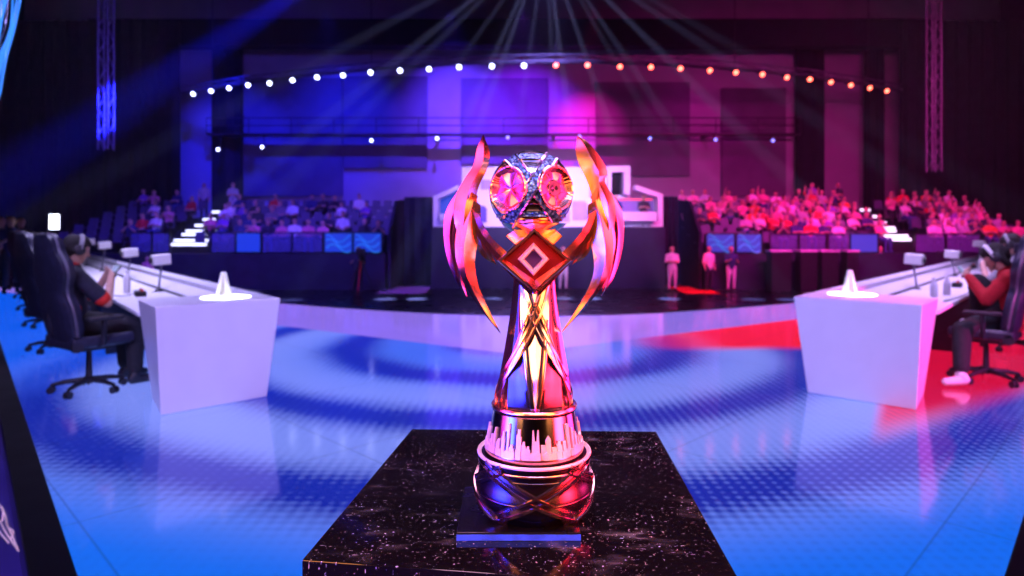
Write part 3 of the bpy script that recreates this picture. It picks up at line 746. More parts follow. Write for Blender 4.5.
# things lying on the desks
def bottle(px, py, h, label, m=whiteplastic):
    g = ground(px, py, 0.7365)
    r = empty('water_bottle', g); tag(r, label, 'bottle')
    MB().lathe([(0, 0), (0.03, 0), (0.033, 0.01), (0.033, h*0.62), (0.026, h*0.75), (0.014, h*0.84), (0.014, h*0.88), (0, h*0.88)], 20).build('bottle_body', m, r, smooth=40)
    MB().lathe([(0, h*0.88), (0.018, h*0.88), (0.018, h), (0, h)], 16).build('bottle_cap', whiteplastic, r, smooth=40)
clearp = mat('frosted_plastic', (0.75, 0.75, 0.85), 0.2, noise=(20, 0.1))
bottle(127, 293, 0.25, 'slim white bottle standing on the left desk before the nearest camera')
bottle(934, 297, 0.20, 'clear bottle beside the end block on the right desk', clearp)
bottle(947, 295, 0.20, 'second clear bottle from the end block on the right desk', clearp)
bottle(981, 272, 0.26, 'tall white bottle standing by the hands of the player in the red hoodie')
def hub(px, py, label, rz):
    g = ground(px, py, 0.7365); r = empty('audio_hub', g, rz); tag(r, label, 'device')
    MB().box((-0.10, -0.05, 0.0005), (0.10, 0.05, 0.055)).build('hub_case', dark, r, bevel=0.008)
    for k in range(5):
        MB().lathe([(0, 0.055), (0.013, 0.055), (0.012, 0.075), (0, 0.077)], 12, c=(-0.075+0.037*k, -0.012, 0)).build('dial', [redcloth, MATS['cable_green']][k % 2], r, smooth=40)
mat('cable_green', (0.03, 0.2, 0.06), 0.4, noise=(30, 0.1))
hub(140, 296, 'black device with red and green dials behind the left desk end block', 2.2)
hub(112, 277, 'small black device farther along the left desk, behind the bottle', 2.2)
hub(957, 287, 'black device with dials lying on the right desk past the bottles', 0.9)
hub(973, 268, 'black device near the phone on the right desk', 0.9)
def cable(pts, label):
    q = [Vector(a_) for a_ in catmull([ground(x, y, 0.742) for x, y in pts], 24)]
    o = MB().tube(q, 0.005, 6).build('desk_cable', dark, smooth=60); tag(o, label, 'cable')
cable([(152, 292), (160, 291.5), (168, 290), (173, 291), (177, 293)], 'black cable bending behind the device on the left desk')
cable([(106, 292), (112, 295), (122, 296), (132, 294.5)], 'thin dark cable looped on the left desk in front of the player')
cable([(944, 301), (953, 299), (962, 296), (972, 291)], 'thin dark cable across the right desk before the player in red')
# a sheet and a tray on the right desk
g = ground(985, 277, 0.7365)
o = MB().lathe([(0, 0), (0.10, 0), (0.16, 0.028), (0.152, 0.03), (0.098, 0.008), (0, 0.008)], 28).build('white_bowl', whiteplastic, smooth=40, loc=g); tag(o, 'shallow white bowl on the right desk in front of the player in red', 'bowl')

# ------------------------------------------------------------------ gaming chairs
def make_chair(label, group, front_dir, loc):
    rz = math.atan2(front_dir.y, front_dir.x)-PI/2          # local +Y is forward
    r = empty('gaming_chair', loc, rz); tag(r, label, 'chair', group)
    base = MB(); base.lathe([(0.0, 0.075), (0.045, 0.075), (0.045, 0.12), (0.03, 0.13), (0, 0.13)], 20); hub_ = base.build('base_hub', dark, r, smooth=40)
    for k in range(5):
        a = 2*PI*k/5+0.3; d = Vector((math.cos(a), math.sin(a), 0))
        MB().tube([d*0.03+Vector((0, 0, 0.105)), d*0.18+Vector((0, 0, 0.095)), d*0.28+Vector((0, 0, 0.075))], [0.026, 0.022, 0.016], 8).build('base_spoke', dark, r, smooth=50)
        w = MB(); s_ = d.cross(Vector((0, 0, 1)))
        w.cyl(d*0.285+s_*0.008+Vector((0, 0, 0.032)), d*0.285+s_*0.026+Vector((0, 0, 0.032)), 0.032, n=14)
        w.cyl(d*0.285-s_*0.008+Vector((0, 0, 0.032)), d*0.285-s_*0.026+Vector((0, 0, 0.032)), 0.032, n=14)
        w.cyl(d*0.285+Vector((0, 0, 0.03)), d*0.285+Vector((0, 0, 0.08)), 0.012, n=8)
        w.build('caster', dark, r, smooth=40)
    MB().cyl((0, 0, 0.12), (0, 0, 0.40), 0.028, 0.02).build('gas_lift', dark, r, smooth=40)
    MB().box((-0.14, -0.12, 0.375), (0.14, 0.14, 0.41)).build('tilt_plate', dark, r, bevel=0.01)
    # seat with raised side bolsters
    sv = []
    mb = MB(); prof = [(-0.27, 0.44), (-0.27, 0.505), (-0.235, 0.525), (-0.19, 0.49), (0, 0.475), (0.19, 0.49), (0.235, 0.525), (0.27, 0.505), (0.27, 0.44), (0.2, 0.41), (-0.2, 0.41)]
    mb.prism([Vector((x, -0.24, z)) for x, z in prof], (0, 0.50, 0)); mb.build('seat', chairm, r, bevel=0.015)
    # tall shaped backrest, leaning back
    outl = [(-0.19, 0.0), (-0.25, 0.10), (-0.255, 0.30), (-0.20, 0.42), (-0.215, 0.50), (-0.275, 0.60), (-0.265, 0.70), (-0.19, 0.80), (-0.165, 0.90), (-0.10, 0.945)]
    outl = [tuple(q) for q in catmull(outl, 28)]; full = outl+[(-x, z) for x, z in outl[::-1]]
    tilt = math.radians(9); M = Matrix.Translation((0, -0.20, 0.46)) @ Matrix.Rotation(tilt, 4, 'X')
    n = len(full); vs = []
    for y, k in ((-0.05, 0.86), (-0.06, 0.7), (-0.03, 1.0), (0.03, 1.0), (0.05, 0.95), (0.028, 0.72)):
        for x, z in full:
            zz = 0.47+(z-0.47)*(k if k > 0.8 else k+0.1); vs.append(M @ Vector((x*k, y+0.03*abs(x)/0.25*(1 if y > 0 else 0.3), zz)))
    order = [1, 0, 2, 3, 4, 5]; fs = [tuple(order[0]*n+i for i in range(n)), tuple(order[-1]*n+i for i in range(n))[::-1]]
    for a_, b_ in zip(order, order[1:]):
        for i in range(n): j = (i+1) % n; fs.append((a_*n+i, a_*n+j, b_*n+j, b_*n+i))
    back = MB().add(vs, fs).build('backrest', chairm, r, smooth=40)
    edge = [M @ Vector((x*1.0, 0.02, z)) for x, z in full]
    MB().tube(edge, 0.012, 6).build('edge_piping', chairtrim, back, smooth=60)
    MB().box((-0.12, -0.008, -0.05), (0.12, 0.045, 0.05), 0, M @ Matrix.Translation((0, 0.06, 0.80))).build('head_cushion', chairm, r, bevel=0.02)
    for sx in (-1, 1):
        MB().tube([(sx*0.22, -0.02, 0.43), (sx*0.315, -0.02, 0.45), (sx*0.325, -0.02, 0.66)], 0.02, 8).build('arm_post', dark, r, smooth=50)
        MB().box((sx*0.325-0.05, -0.16, 0.66), (sx*0.325+0.05, 0.13, 0.69)).build('arm_pad', dark, r, bevel=0.012)
        MB().cyl((sx*0.24, -0.2, 0.44), (sx*0.27, -0.2, 0.44), 0.05, 0.045).build('recline_cap', dark, r, smooth=40)
    return r
fl, fr = Vector((0.55, 0.83, 0)), Vector((-0.72, 0.69, 0)); fpl = Vector((0.68, 0.73, 0))
lc = [ground(89, 391), ground(57, 350), ground(47, 326), ground(37, 310), ground(31, 298)]
rc = [ground(986, 381), ground(1012, 350)]
src = make_chair('navy gaming chair of the player in the navy and red jersey, nearest on the left', 'gaming chairs along the left desk', fl, lc[0])
for k in range(1, 5):
    c = copy_tree(src); c.location = lc[k]; c['label'] = f'navy gaming chair {["second","third","fourth","fifth"][k-1]} from the front along the left desk'
for k in range(2):
    c = copy_tree(src); c.location = rc[k]; c.rotation_euler = (0, 0, math.atan2(fr.y, fr.x)-PI/2)
    c['label'] = ['dark gaming chair under the player in the red hoodie', 'dark gaming chair behind the player in red, cut by the picture edge'][k]; c['group'] = 'gaming chairs along the right desk'

# ------------------------------------------------------------------ players
def hand(caps, wrist, fwd, up, side, mi, s=1.0, curl=0.9):
    """palm, five bent fingers of their own length and a thumb from the side of the palm; fwd along the fingers, up = back of the hand, side = thumb side"""
    w, f, u, t = Vector(wrist), Vector(fwd).normalized(), Vector(up).normalized(), Vector(side).normalized()
    for k in (-0.028, -0.01, 0.01, 0.028): caps.append((w+t*k*0.6, 0.016, w+f*0.075*s+t*k, 0.013, mi))
    for k, L in ((0.031, 0.068), (0.0105, 0.078), (-0.0105, 0.072), (-0.031, 0.056)):
        b = w+f*0.082*s+t*k; m1 = b+(f*math.cos(curl*0.6)-u*math.sin(curl*0.6))*L*0.5; m2 = m1+(f*math.cos(curl*1.5)-u*math.sin(curl*1.5))*L*0.5
        caps.append((b, 0.0092, m1, 0.0085, mi)); caps.append((m1, 0.0085, m2, 0.0075, mi))
    b = w+f*0.02+t*0.030; m1 = b+(f*0.6+t*0.7-u*0.35).normalized()*0.042; m2 = m1+(f*0.85+t*0.15-u*0.5).normalized()*0.034
    caps.append((b, 0.013, m1, 0.0105, mi)); caps.append((m1, 0.0105, m2, 0.009, mi))
def head_caps(c, look, up, mi):
    """skull, jaw, nose, brow, lips, ears; look is the gaze direction"""
    c = Vector(c); f = Vector(look).normalized(); u = Vector(up); u = (u-f*u.dot(f)).normalized(); s = f.cross(u)
    q = lambda a, b, d: c+f*a+s*b+u*d
    caps = [(q(-0.025, 0, 0.035), 0.083, q(0.02, 0, 0.03), 0.076, mi), (q(0.03, 0, -0.02), 0.062, q(0.045, 0, -0.075), 0.036, mi),
            (q(0.05, 0.02, -0.045), 0.03, q(0.05, -0.02, -0.045), 0.03, mi),
            (q(0.09, 0, 0.012), 0.010, q(0.108, 0, -0.018), 0.014, mi), (q(0.082, -0.032, 0.035), 0.012, q(0.082, 0.032, 0.035), 0.012, mi),
            (q(0.082, -0.018, -0.052), 0.008, q(0.082, 0.018, -0.052), 0.008, mi),
            (q(-0.005, 0.078, 0.0), 0.016, q(-0.01, 0.082, 0.03), 0.014, mi), (q(-0.005, -0.078, 0.0), 0.016, q(-0.01, -0.082, 0.03), 0.014, mi)]
    return caps, q
def player(name_label, cat, root_loc, fwd, J, cloth, cloth2, trouser, shoe, group=None, headgear='headset', vox=0.010, look=None, hairlong=False):
    """J: joints in the sitter's frame: x to the sitter's right, y forward, z up"""
    rz = math.atan2(fwd.y, fwd.x)-PI/2
    r = empty('person', root_loc, rz); tag(r, name_label, 'person', group)
    V = {k: Vector(v) for k, v in J.items()}
    lk = Vector(look) if look else Vector((0, 1, -0.5))
    hc, q = head_caps(V['head'], lk, (0, 0, 1), 0)
    b = list(hc)
    b += [(V['neck'], 0.062, V['head']+Vector((0, -0.01, -0.04)), 0.055, 0), (V['hip'], 0.135, V['chest'], 0.14, 0), (V['chest'], 0.14, V['neck']-Vector((0, 0, 0.05)), 0.09, 0)]
    hm = (V['hl']+V['hr'])/2
    for sd, sx in (('l', -1), ('r', 1)):
        b += [(V['neck']-Vector((0, 0, 0.06)), 0.07, V['s'+sd], 0.062, 0), (V['s'+sd], 0.055, V['e'+sd], 0.042, 0), (V['e'+sd], 0.042, V['h'+sd], 0.029, 0)]
        b += [(V['hip'], 0.12, V['k'+sd], 0.062, 0), (V['k'+sd], 0.06, V['a'+sd], 0.042, 0)]
        fw = (V['h'+sd]-V['e'+sd]).normalized()
        inw = Vector((-sx, 0, 0)); inw = (inw-fw*inw.dot(fw)).normalized()
        back_ = -(Vector((0, 1, 0.0))-fw*fw.y).normalized() if abs(fw.y) < 0.9 else Vector((0, 0, 1))
        toward = (hm-V['h'+sd]); 
        hand(b, V['h'+sd], fw*0.5+inw*0.7+Vector((0, 0.25, 0)), (fw.cross(inw)*sx*-1+Vector((0, 0.5, 0.1))), Vector((0, -0.4, 1)), 0, curl=0.8)
    body = skin_body('body', b, vox, [skin], r, 3)
    # eyes
    for s_ in (-1, 1): MB().ball(q(0.074, 0.03*s_, 0.010), 0.011, 10).build('eye', [hairm], body, smooth=60)
    # clothes
    t = [(V['hip'], 0.155, V['chest'], 0.16, 0), (V['chest'], 0.16, V['neck']-Vector((0, 0, 0.05)), 0.108, 0), (V['neck']-Vector((0, 0, 0.03)), 0.102, V['neck']-Vector((0, 0, 0.0)), 0.082, 1)]
    for sd in 'lr':
        t += [(V['neck']-Vector((0, 0, 0.06)), 0.085, V['s'+sd], 0.08, 0)]
        if cloth is hoodie: t += [(V['s'+sd], 0.074, V['e'+sd], 0.062, 0), (V['e'+sd], 0.06, V['e'+sd]*0.12+V['h'+sd]*0.88, 0.042, 0)]
        else: t += [(V['s'+sd], 0.076, V['s'+sd]*0.25+V['e'+sd]*0.75, 0.070, 0), (V['s'+sd]*0.25+V['e'+sd]*0.75, 0.069, V['s'+sd]*0.15+V['e'+sd]*0.85, 0.068, 1)]
    if cloth is hoodie: t += [(V['neck']+Vector((0, -0.08, -0.01)), 0.07, V['neck']+Vector((0, -0.10, -0.09)), 0.07, 0)]
    if cloth2 is not cloth: t += [(V['hip']+Vector((0.08, -0.02, 0.02)), 0.10, V['hip']+Vector((0.09, 0.0, 0.14)), 0.085, 1), (V['hip']+Vector((-0.08, -0.02, 0.02)), 0.10, V['hip']+Vector((-0.09, 0.0, 0.14)), 0.085, 1)]
    skin_body('top', t, 0.014, [cloth, cloth2], r, 3)
    t = []
    for sd in 'lr': t += [(V['hip'], 0.15, V['hip']*0.6+V['k'+sd]*0.4, 0.115, 0), (V['hip']*0.6+V['k'+sd]*0.4, 0.115, V['k'+sd], 0.085, 0), (V['k'+sd], 0.085, V['a'+sd]*0.85+V['k'+sd]*0.15, 0.068, 0)]
    skin_body('trousers', t, 0.014, [trouser], r, 3)
    for sd in 'lr':
        a = V['a'+sd]; toe = Vector(J.get('t'+sd, a+Vector((0, 0.16, -0.045))))
        sh = [(a+Vector((0, -0.03, -0.035)), 0.042, a, 0.05, 0), (a+Vector((0, -0.02, -0.045)), 0.042, toe, 0.036, 0), (toe, 0.036, toe, 0.036, 0)]
        sm = shoe[0] if sd == 'l' else shoe[1]
        skin_body('shoe', sh, 0.010, [sm], r, 3)
    # hair
    h = [(q(-0.035, 0, 0.055), 0.088, q(0.02, 0, 0.075), 0.075, 0), (q(-0.06, 0, 0.02), 0.07, q(-0.055, 0, -0.03), 0.055, 0)]
    for s_ in (-1, 1): h += [(q(-0.04, 0.045*s_, 0.0), 0.045, q(0.02, 0.055*s_, 0.06), 0.036, 0)]
    for k in range(7): h += [(q(0.035, (k-3)*0.018, 0.112), 0.02, q(0.078, (k-3)*0.021+0.006, 0.082), 0.012, 0)]
    if hairlong:
        for s_ in (-1, 1): h += [(q(-0.03, 0.075*s_, 0.03), 0.035, q(-0.04, 0.08*s_, -0.09), 0.03, 0)]
    hair = skin_body('hair', h, 0.010, [hairm], r, 2)
    if headgear:
        hs = MB(); pts = []
        for i in range(19):
            a = PI*i/18; pts.append(q(0.0, 0.108*math.cos(a), 0.02+0.125*math.sin(a)))
        hs.tube(pts, 0.012, 8, flat=1.8); hd = hs.build('headset_band', greycloth if headgear == 'headset' else whitecloth, r, smooth=60)
        for s_ in (-1, 1):
            mb = MB(); c0 = q(0.0, 0.088*s_, 0.01); c1 = q(0.0, 0.122*s_, 0.01); mb.tube([c0, c0*0.7+c1*0.3, c0*0.2+c1*0.8, c1], [0.040, 0.047, 0.045, 0.03], 18); mb.build('ear_cup', dark, hd, smooth=40)
        MB().tube([q(0.02, -0.11, -0.02), q(0.06, -0.09, -0.06), q(0.095, -0.04, -0.07)], 0.005, 6).build('microphone', dark, hd, smooth=60)
    return r, V, hm
def phone(r, V, label):
    rz = r.rotation_euler.z; M = Matrix.Translation(r.location) @ Matrix.Rotation(rz, 4, 'Z')
    a, b = V['hl'], V['hr']; c = (a+b)/2+Vector((0, 0.055, 0.05))
    p = empty('smartphone', M @ c, rz); p.rotation_euler = (math.radians(-35), 0, rz); tag(p, label, 'phone')
    MB().box((-0.085, -0.005, -0.04), (0.085, 0.005, 0.04)).build('case', dark, p, bevel=0.004)
    MB().box((-0.08, -0.0058, -0.036), (0.08, -0.0051, 0.036)).build('screen', mat('phone_screen', (0.1, 0.1, 0.15), 0.1, emit=(0.35, 0.4, 0.7), es=0.8) if 'phone_screen' not in MATS else MATS['phone_screen'], p)
JA = dict(hip=(0, -0.06, 0.60), chest=(0, -0.08, 0.90), neck=(0, -0.05, 1.10), head=(0, 0.0, 1.245), sl=(-0.19, -0.05, 1.04), sr=(0.19, -0.05, 1.04),
          el=(-0.27, 0.20, 0.80), er=(0.27, 0.17, 0.79), hl=(-0.12, 0.27, 1.02), hr=(0.13, 0.24, 1.03),
          kl=(-0.16, 0.42, 0.55), kr=(0.16, 0.42, 0.55), al=(-0.16, 0.44, 0.11), ar=(0.17, 0.42, 0.11))
r, V, hm = player('seated person in navy jersey with red collar and headset, nearest at the left desk', 'person', lc[0]+Vector((-0.10, -0.02, 0)), fpl, JA, navycloth, redcloth, blackcloth, (dark, dark), 'players at the left desk', look=(0, 1, -0.28))
phone(r, V, 'smartphone held by the player in the navy jersey at the left desk')
src_p = r
for k, lb in ((1, 'seated person in a navy jersey half hidden behind the nearest player on the left'), (2, 'seated person in navy seen past the second chair on the left'), (3, 'seated person in navy before the fourth chair along the left desk')):
    c = copy_tree(src_p); c.location = lc[k]+Vector((-0.10, -0.02, 0)); c['label'] = lb
JB = dict(hip=(0, -0.04, 0.60), chest=(0.0, -0.10, 0.86), neck=(0.0, -0.05, 1.04), head=(-0.01, 0.05, 1.165), sl=(-0.18, -0.06, 0.98), sr=(0.19, -0.06, 0.98),
          el=(-0.22, 0.10, 0.78), er=(0.20, 0.18, 0.80), hl=(-0.10, 0.27, 1.00), hr=(0.10, 0.29, 0.98),
          kl=(-0.40, 0.26, 0.50), kr=(-0.06, 0.19, 0.93), al=(-0.58, 0.24, 0.11), ar=(-0.04, 0.18, 0.56), tl=(-0.68, 0.34, 0.05), tr=(-0.08, 0.30, 0.535))
r, V, hm = player('seated person in a red hoodie with headset, one knee drawn up, at the right desk', 'person', rc[0]+Vector((0.17, 0.01, 0.0)), fr, JB, hoodie, hoodie, blackcloth, (whitecloth, whitecloth), 'players at the right desk', headgear='band', look=(-0.1, 1, -0.75), hairlong=True)
phone(r, V, 'smartphone held by the player in the red hoodie')
JC = dict(JA); r, V, hm = player('seated person in grey with headset behind the player in red, cut by the picture edge', 'person', rc[1], fr, JC, greycloth, greycloth, blackcloth, (dark, dark), 'players at the right desk', look=(0, 1, -0.45))
# sleeve badge on the hoodie
# ------------------------------------------------------------------ crowd figures (one continuous mesh per pose; shirts take each person's own colour)
def sit_caps(arm):
    c = [((0, -0.02, 1.17), 0.085, (0, 0.0, 1.22), 0.095, 0), ((0, -0.03, 1.22), 0.095, (0, -0.03, 1.25), 0.09, 1), ((0, 0.085, 1.18), 0.018, (0, 0.09, 1.165), 0.018, 0), ((0, -0.02, 1.02), 0.055, (0, -0.01, 1.12), 0.055, 0),
         ((0, -0.05, 0.58), 0.15, (0, -0.04, 0.88), 0.16, 2), ((0, -0.04, 0.88), 0.15, (0, -0.02, 1.0), 0.09, 2)]
    for s in (-1, 1):
        c += [((s*0.10, 0, 0.55), 0.10, (s*0.12, 0.40, 0.52), 0.075, 3), ((s*0.12, 0.40, 0.50), 0.07, (s*0.12, 0.38, 0.10), 0.05, 3), ((s*0.12, 0.36, 0.05), 0.05, (s*0.13, 0.50, 0.04), 0.042, 3),
              ((0, -0.03, 0.98), 0.08, (s*0.18, -0.03, 0.96), 0.075, 2)]
        if arm == 0: e, h = (s*0.24, 0.10, 0.70), (s*0.10, 0.30, 0.66)
        elif arm == 1: e, h = (s*0.25, 0.18, 0.80), (s*0.06, 0.28, 1.0)
        else: e, h = (s*0.23, 0.12, 0.74), (s*0.02, 0.20, 0.80)
        if arm == 3 and s == 1: e, h = (0.26, 0.05, 1.15), (0.22, 0.10, 1.40)
        c += [((s*0.18, -0.03, 0.96), 0.065, e, 0.052, 2), (e, 0.045, h, 0.034, 0), (h, 0.036, tuple(Vector(h)+(Vector(h)-Vector(e)).normalized()*0.08), 0.026, 0)]
    return c
def stand_caps(arm):
    c = [((0, 0, 1.58), 0.085, (0, 0.01, 1.63), 0.095, 0), ((0, -0.02, 1.63), 0.095, (0, -0.02, 1.66), 0.09, 1), ((0, 0.09, 1.59), 0.018, (0, 0.1, 1.575), 0.018, 0), ((0, -0.01, 1.44), 0.055, (0, 0, 1.54), 0.055, 0),
         ((0, 0, 0.95), 0.14, (0, 0, 1.28), 0.155, 2), ((0, 0, 1.28), 0.15, (0, 0, 1.42), 0.09, 2)]
    for s in (-1, 1):
        c += [((s*0.09, 0, 0.92), 0.105, (s*0.11, 0.02, 0.50), 0.075, 3), ((s*0.11, 0.02, 0.5), 0.07, (s*0.12, -0.02, 0.10), 0.05, 3), ((s*0.12, -0.04, 0.05), 0.05, (s*0.14, 0.12, 0.04), 0.042, 4),
              ((0, 0, 1.40), 0.08, (s*0.19, 0, 1.37), 0.07, 2)]
        if arm == 0: e, h = (s*0.25, -0.03, 1.10), (s*0.24, 0.06, 0.86)
        elif arm == 1: e, h = (s*0.25, 0.02, 1.12), (s*-0.05, 0.18, 1.14)
        else: e, h = (s*0.25, 0.06, 1.12), (s*0.12, 0.28, 1.22)
        c += [((s*0.19, 0, 1.37), 0.065, e, 0.05, 2), (e, 0.045, h, 0.034, 0), (h, 0.036, tuple(Vector(h)+(Vector(h)-Vector(e)).normalized()*0.08), 0.026, 0)]
    return c
FIG = []
for a in range(4):
    FIG.append([skin_body('person', sit_caps(a), 0.036, [skin, hairm, shirtvar, tm], None, 1) for tm in (trouservar, jeans)])
STD = [[skin_body('person', stand_caps(a), 0.030, [skin, hairm, shirtvar, tm, dark], None, 1) for tm in (trouservar, whitecloth, jeans)] for a in range(3)]
used = set()
def put(protos, loc, rz, col, label, group=None, sc=1.0):
    src = protos
    if src.name in used: o = src.copy(); C.objects.link(o)
    else: o = src; used.add(src.name)
    o.location = loc; o.rotation_euler = (0, 0, rz); o.color = (*col, 1); o.scale = (sc, sc, sc)
    tag(o, label, 'person', group); return o
SHIRTS = [('white', (0.85, 0.82, 0.85)), ('pale grey', (0.5, 0.5, 0.55)), ('red', (0.7, 0.03, 0.05)), ('dark', (0.03, 0.03, 0.05)), ('pink', (0.8, 0.25, 0.4)), ('navy', (0.03, 0.04, 0.16)), ('orange', (0.8, 0.2, 0.05)), ('violet', (0.3, 0.1, 0.6)), ('mid grey', (0.2, 0.2, 0.24))]
SD = dict(SHIRTS)
ORD = ['front', 'second', 'third', 'fourth', 'fifth', 'sixth', 'seventh', 'eighth']
NUM = ['first', 'second', 'third', 'fourth', 'fifth', 'sixth', 'seventh', 'eighth', 'ninth', 'tenth', 'eleventh', 'twelfth', 'thirteenth', 'fourteenth', 'fifteenth', 'sixteenth', 'seventeenth', 'eighteenth', 'nineteenth', 'twentieth']
# stands
D0, ZF, PITCH, RISE, NROW = 26.4, 0.50, 0.98, 0.30, 6
def row_y(i): return D0+PITCH*i
def row_z(i): return ZF+RISE*i
def make_stand(side, xa, xb, sx0, sx1, skew):
    """rake of steps between xa and xb with a stair gap from sx0 to sx1 on the front row"""
    mb = MB()
    prof = [(D0-0.75, -0.938), (D0-0.75, ZF)]
    for i in range(NROW):
        prof += [(row_y(i)+0.45 if i < NROW-1 else row_y(i)+0.9, row_z(i))]
        if i < NROW-1: prof += [(row_y(i)+0.45, row_z(i+1))]
    prof += [(row_y(NROW-1)+0.9, -0.938)]
    mb.prism([Vector((xa, y, z)) for y, z in prof], (xb-xa, 0, 0))
    o = mb.build('tiered_stand', mat('stand_navy', (0.016, 0.016, 0.05), 0.6, noise=(2, 0.3)) if 'stand_navy' not in MATS else MATS['stand_navy'])
    tag(o, f'dark tiered spectator stand at the {side} of the hall', 'stand'); return o
STAND = {'left': make_stand('left', -18.6, -5.0, -13, -11.6, 0), 'right': make_stand('right', 7.6, 21.5, 0, 0, 0)}
def seat_mesh():
    r = empty('stand_seat', (0, 0, 0))
    MB().box((-0.21, -0.02, 0.40), (0.21, 0.36, 0.45)).build('seat', seatm, r, bevel=0.015)
    MB().hexa([Vector((-0.21, -0.05, 0.43)), Vector((0.21, -0.05, 0.43)), Vector((0.21, -0.015, 0.43)), Vector((-0.21, -0.015, 0.43))], [Vector((-0.19, -0.12, 0.86)), Vector((0.19, -0.12, 0.86)), Vector((0.19, -0.09, 0.86)), Vector((-0.19, -0.09, 0.86))]).build('backrest', seatm, r, bevel=0.01)
    MB().box((-0.03, -0.03, 0.001), (0.03, 0.05, 0.40)).build('seat_post', dark, r)
    return r
seat0 = seat_mesh(); seat_used = [False]
def put_seat(x, i, side):
    if not seat_used[0]: o = seat0; seat_used[0] = True
    else: o = copy_tree(seat0)
    o.location = (x, row_y(i), row_z(i)); o.rotation_euler = (0, 0, PI)
    tag(o, f'dark plastic seat in the {ORD[i]} row of the {side} stand', 'seat', f'{side} stand seats, {ORD[i]} row')
PX = 0.56
cols = {}
def stair_px(side, i):                    # column of the lit stairs at row i
    return (178+9.0*i) if side == 'left' else (909-10.0*i)
taken = []
def spectator(side, i, x, shirt, fig, trous, above=0.0, rz=0):
    taken.append((side, i, x, shirt, fig, trous))
# left stand, read off the photograph: column, head row, shirt
lefts = [(131,220,'navy'),(149,194,'violet'),(155,193,'pink'),(159,203,'white'),(166,215,'white'),(175,216,'red'),(182,208,'pink'),(191,213,'pink'),(183,195,'navy'),(203,203,'white'),(197,198,'red'),(200,214,'violet'),
 (244,210,'navy'),(251,228,'pink'),(261,201,'dark'),(264,211,'dark'),(274,198,'red'),(284,203,'mid grey'),(295,206,'white'),(293,220,'white'),(303,221,'pink'),(314,223,'pink'),(281,228,'pink'),(289,230,'dark'),(336,197,'dark'),(347,203,'white'),(358,200,'white'),(368,203,'violet'),
 (335,213,'dark'),(345,218,'white'),(358,228,'dark'),(378,226,'dark'),(306,196,'navy'),(245,196,'navy'),(236,205,'violet'),(238,222,'navy'),(256,215,'navy'),(272,212,'mid grey'),(320,199,'dark'),(268,226,'navy')]
headrow = [HY-(row_z(i)+1.22-EYE)*F/row_y(i) for i in range(NROW)]
occ = set()
def grid_x(side, k): return -18.3+PX*k if side == 'left' else 7.6+PX*k
def in_stair(side, i, x):
    px = CX+x*F/row_y(i); s = stair_px(side, i); return abs(px-s) < (19 if side == 'left' else 20)
for px, hy, sh in lefts:
    i = min(range(NROW), key=lambda k: abs(headrow[k]-hy)); x = (px-CX)*row_y(i)/F
    k = round((x+18.3)/PX)
    for dk in (0, 1, -1, 2, -2, 3):
        if ('left', i, k+dk) not in occ and 0 <= k+dk < 24 and not in_stair('left', i, grid_x('left', k+dk)): occ.add(('left', i, k+dk)); taken.append(('left', i, k+dk, sh)); break
rr = random.Random(11)
for i in range(NROW):
    for k in range(25):
        x = grid_x('right', k)
        if in_stair('right', i, x): continue
        px = CX+x*F/row_y(i)
        p = 0.9 if px > 770 else 0.5
        if px > 960 and i < 2: p = 0.7
        if px < 765 and i == 0: p = 0.15
        if rr.random() < p:
            sh = rr.choices(['white', 'pale grey', 'red', 'dark', 'pink', 'navy', 'orange', 'violet', 'mid grey'], [5, 2, 4, 5, 5, 1, 2, 1, 2])[0]
            occ.add(('right', i, k)); taken.append(('right', i, k, sh))
for side in ('left', 'right'):
    for i in range(NROW):
        for k in range(24 if side == 'left' else 25):
            x = grid_x(side, k)
            if in_stair(side, i, x): continue
            put_seat(x, i, side)
# ordinal of each spectator counted from the stairs
for side in ('left', 'right'):
    for i in range(NROW):
        for dirn in (-1, 1):
            row = [t for t in taken if t[0] == side and t[1] == i and (grid_x(side, t[2]) - (stair_px(side, i)-CX)*row_y(i)/F)*dirn > 0]
            row.sort(key=lambda t: abs(grid_x(side, t[2]) - (stair_px(side, i)-CX)*row_y(i)/F))
            for n_, (sd, ii, k, sh) in enumerate(row):
                tr = rr.random() < 0.3; fig = FIG[rr.choice([0, 0, 1, 2, 2] if side == 'left' else [0, 1, 2, 2, 3])][1 if tr else 0]
                put(fig, (grid_x(side, k)+rr.uniform(-0.04, 0.04), row_y(i)-0.07, row_z(i)+0.018), PI+rr.uniform(-0.35, 0.35), tuple(min(1, c*rr.uniform(0.85, 1.1)) for c in SD[sh]),
                    f'spectator in {sh} top, {side} stand, {ORD[i]} row, {NUM[n_]} {"right" if dirn > 0 else "left"} of lit stairs', f'spectators seated in the {side} stand', rr.uniform(0.95, 1.06))
# standing people in the stands
for px, i, sh, a, tm, lb in [(233, 5, 'pale grey', 1, 1, 'standing spectator in pale top and white trousers at the head of the left stairs'), (204, 5, 'pale grey', 0, 0, 'standing spectator in pale top left of the left stairs, back row'),
                             (838, 5, 'dark', 1, 0, 'standing spectator in dark top at the back of the right stand'), (812, 5, 'violet', 2, 0, 'standing spectator in violet top behind the back row of the right stand'),
                             (226, 1, 'white', 2, 0, 'standing spectator in white top beside the left stairs, low in the stand')]:
    y = row_y(i)+(0.62 if i == 5 else 0.25); put(STD[a][tm], ((px-CX)*y/F, y, row_z(i)+0.02), PI+0.2, SD[sh], lb)
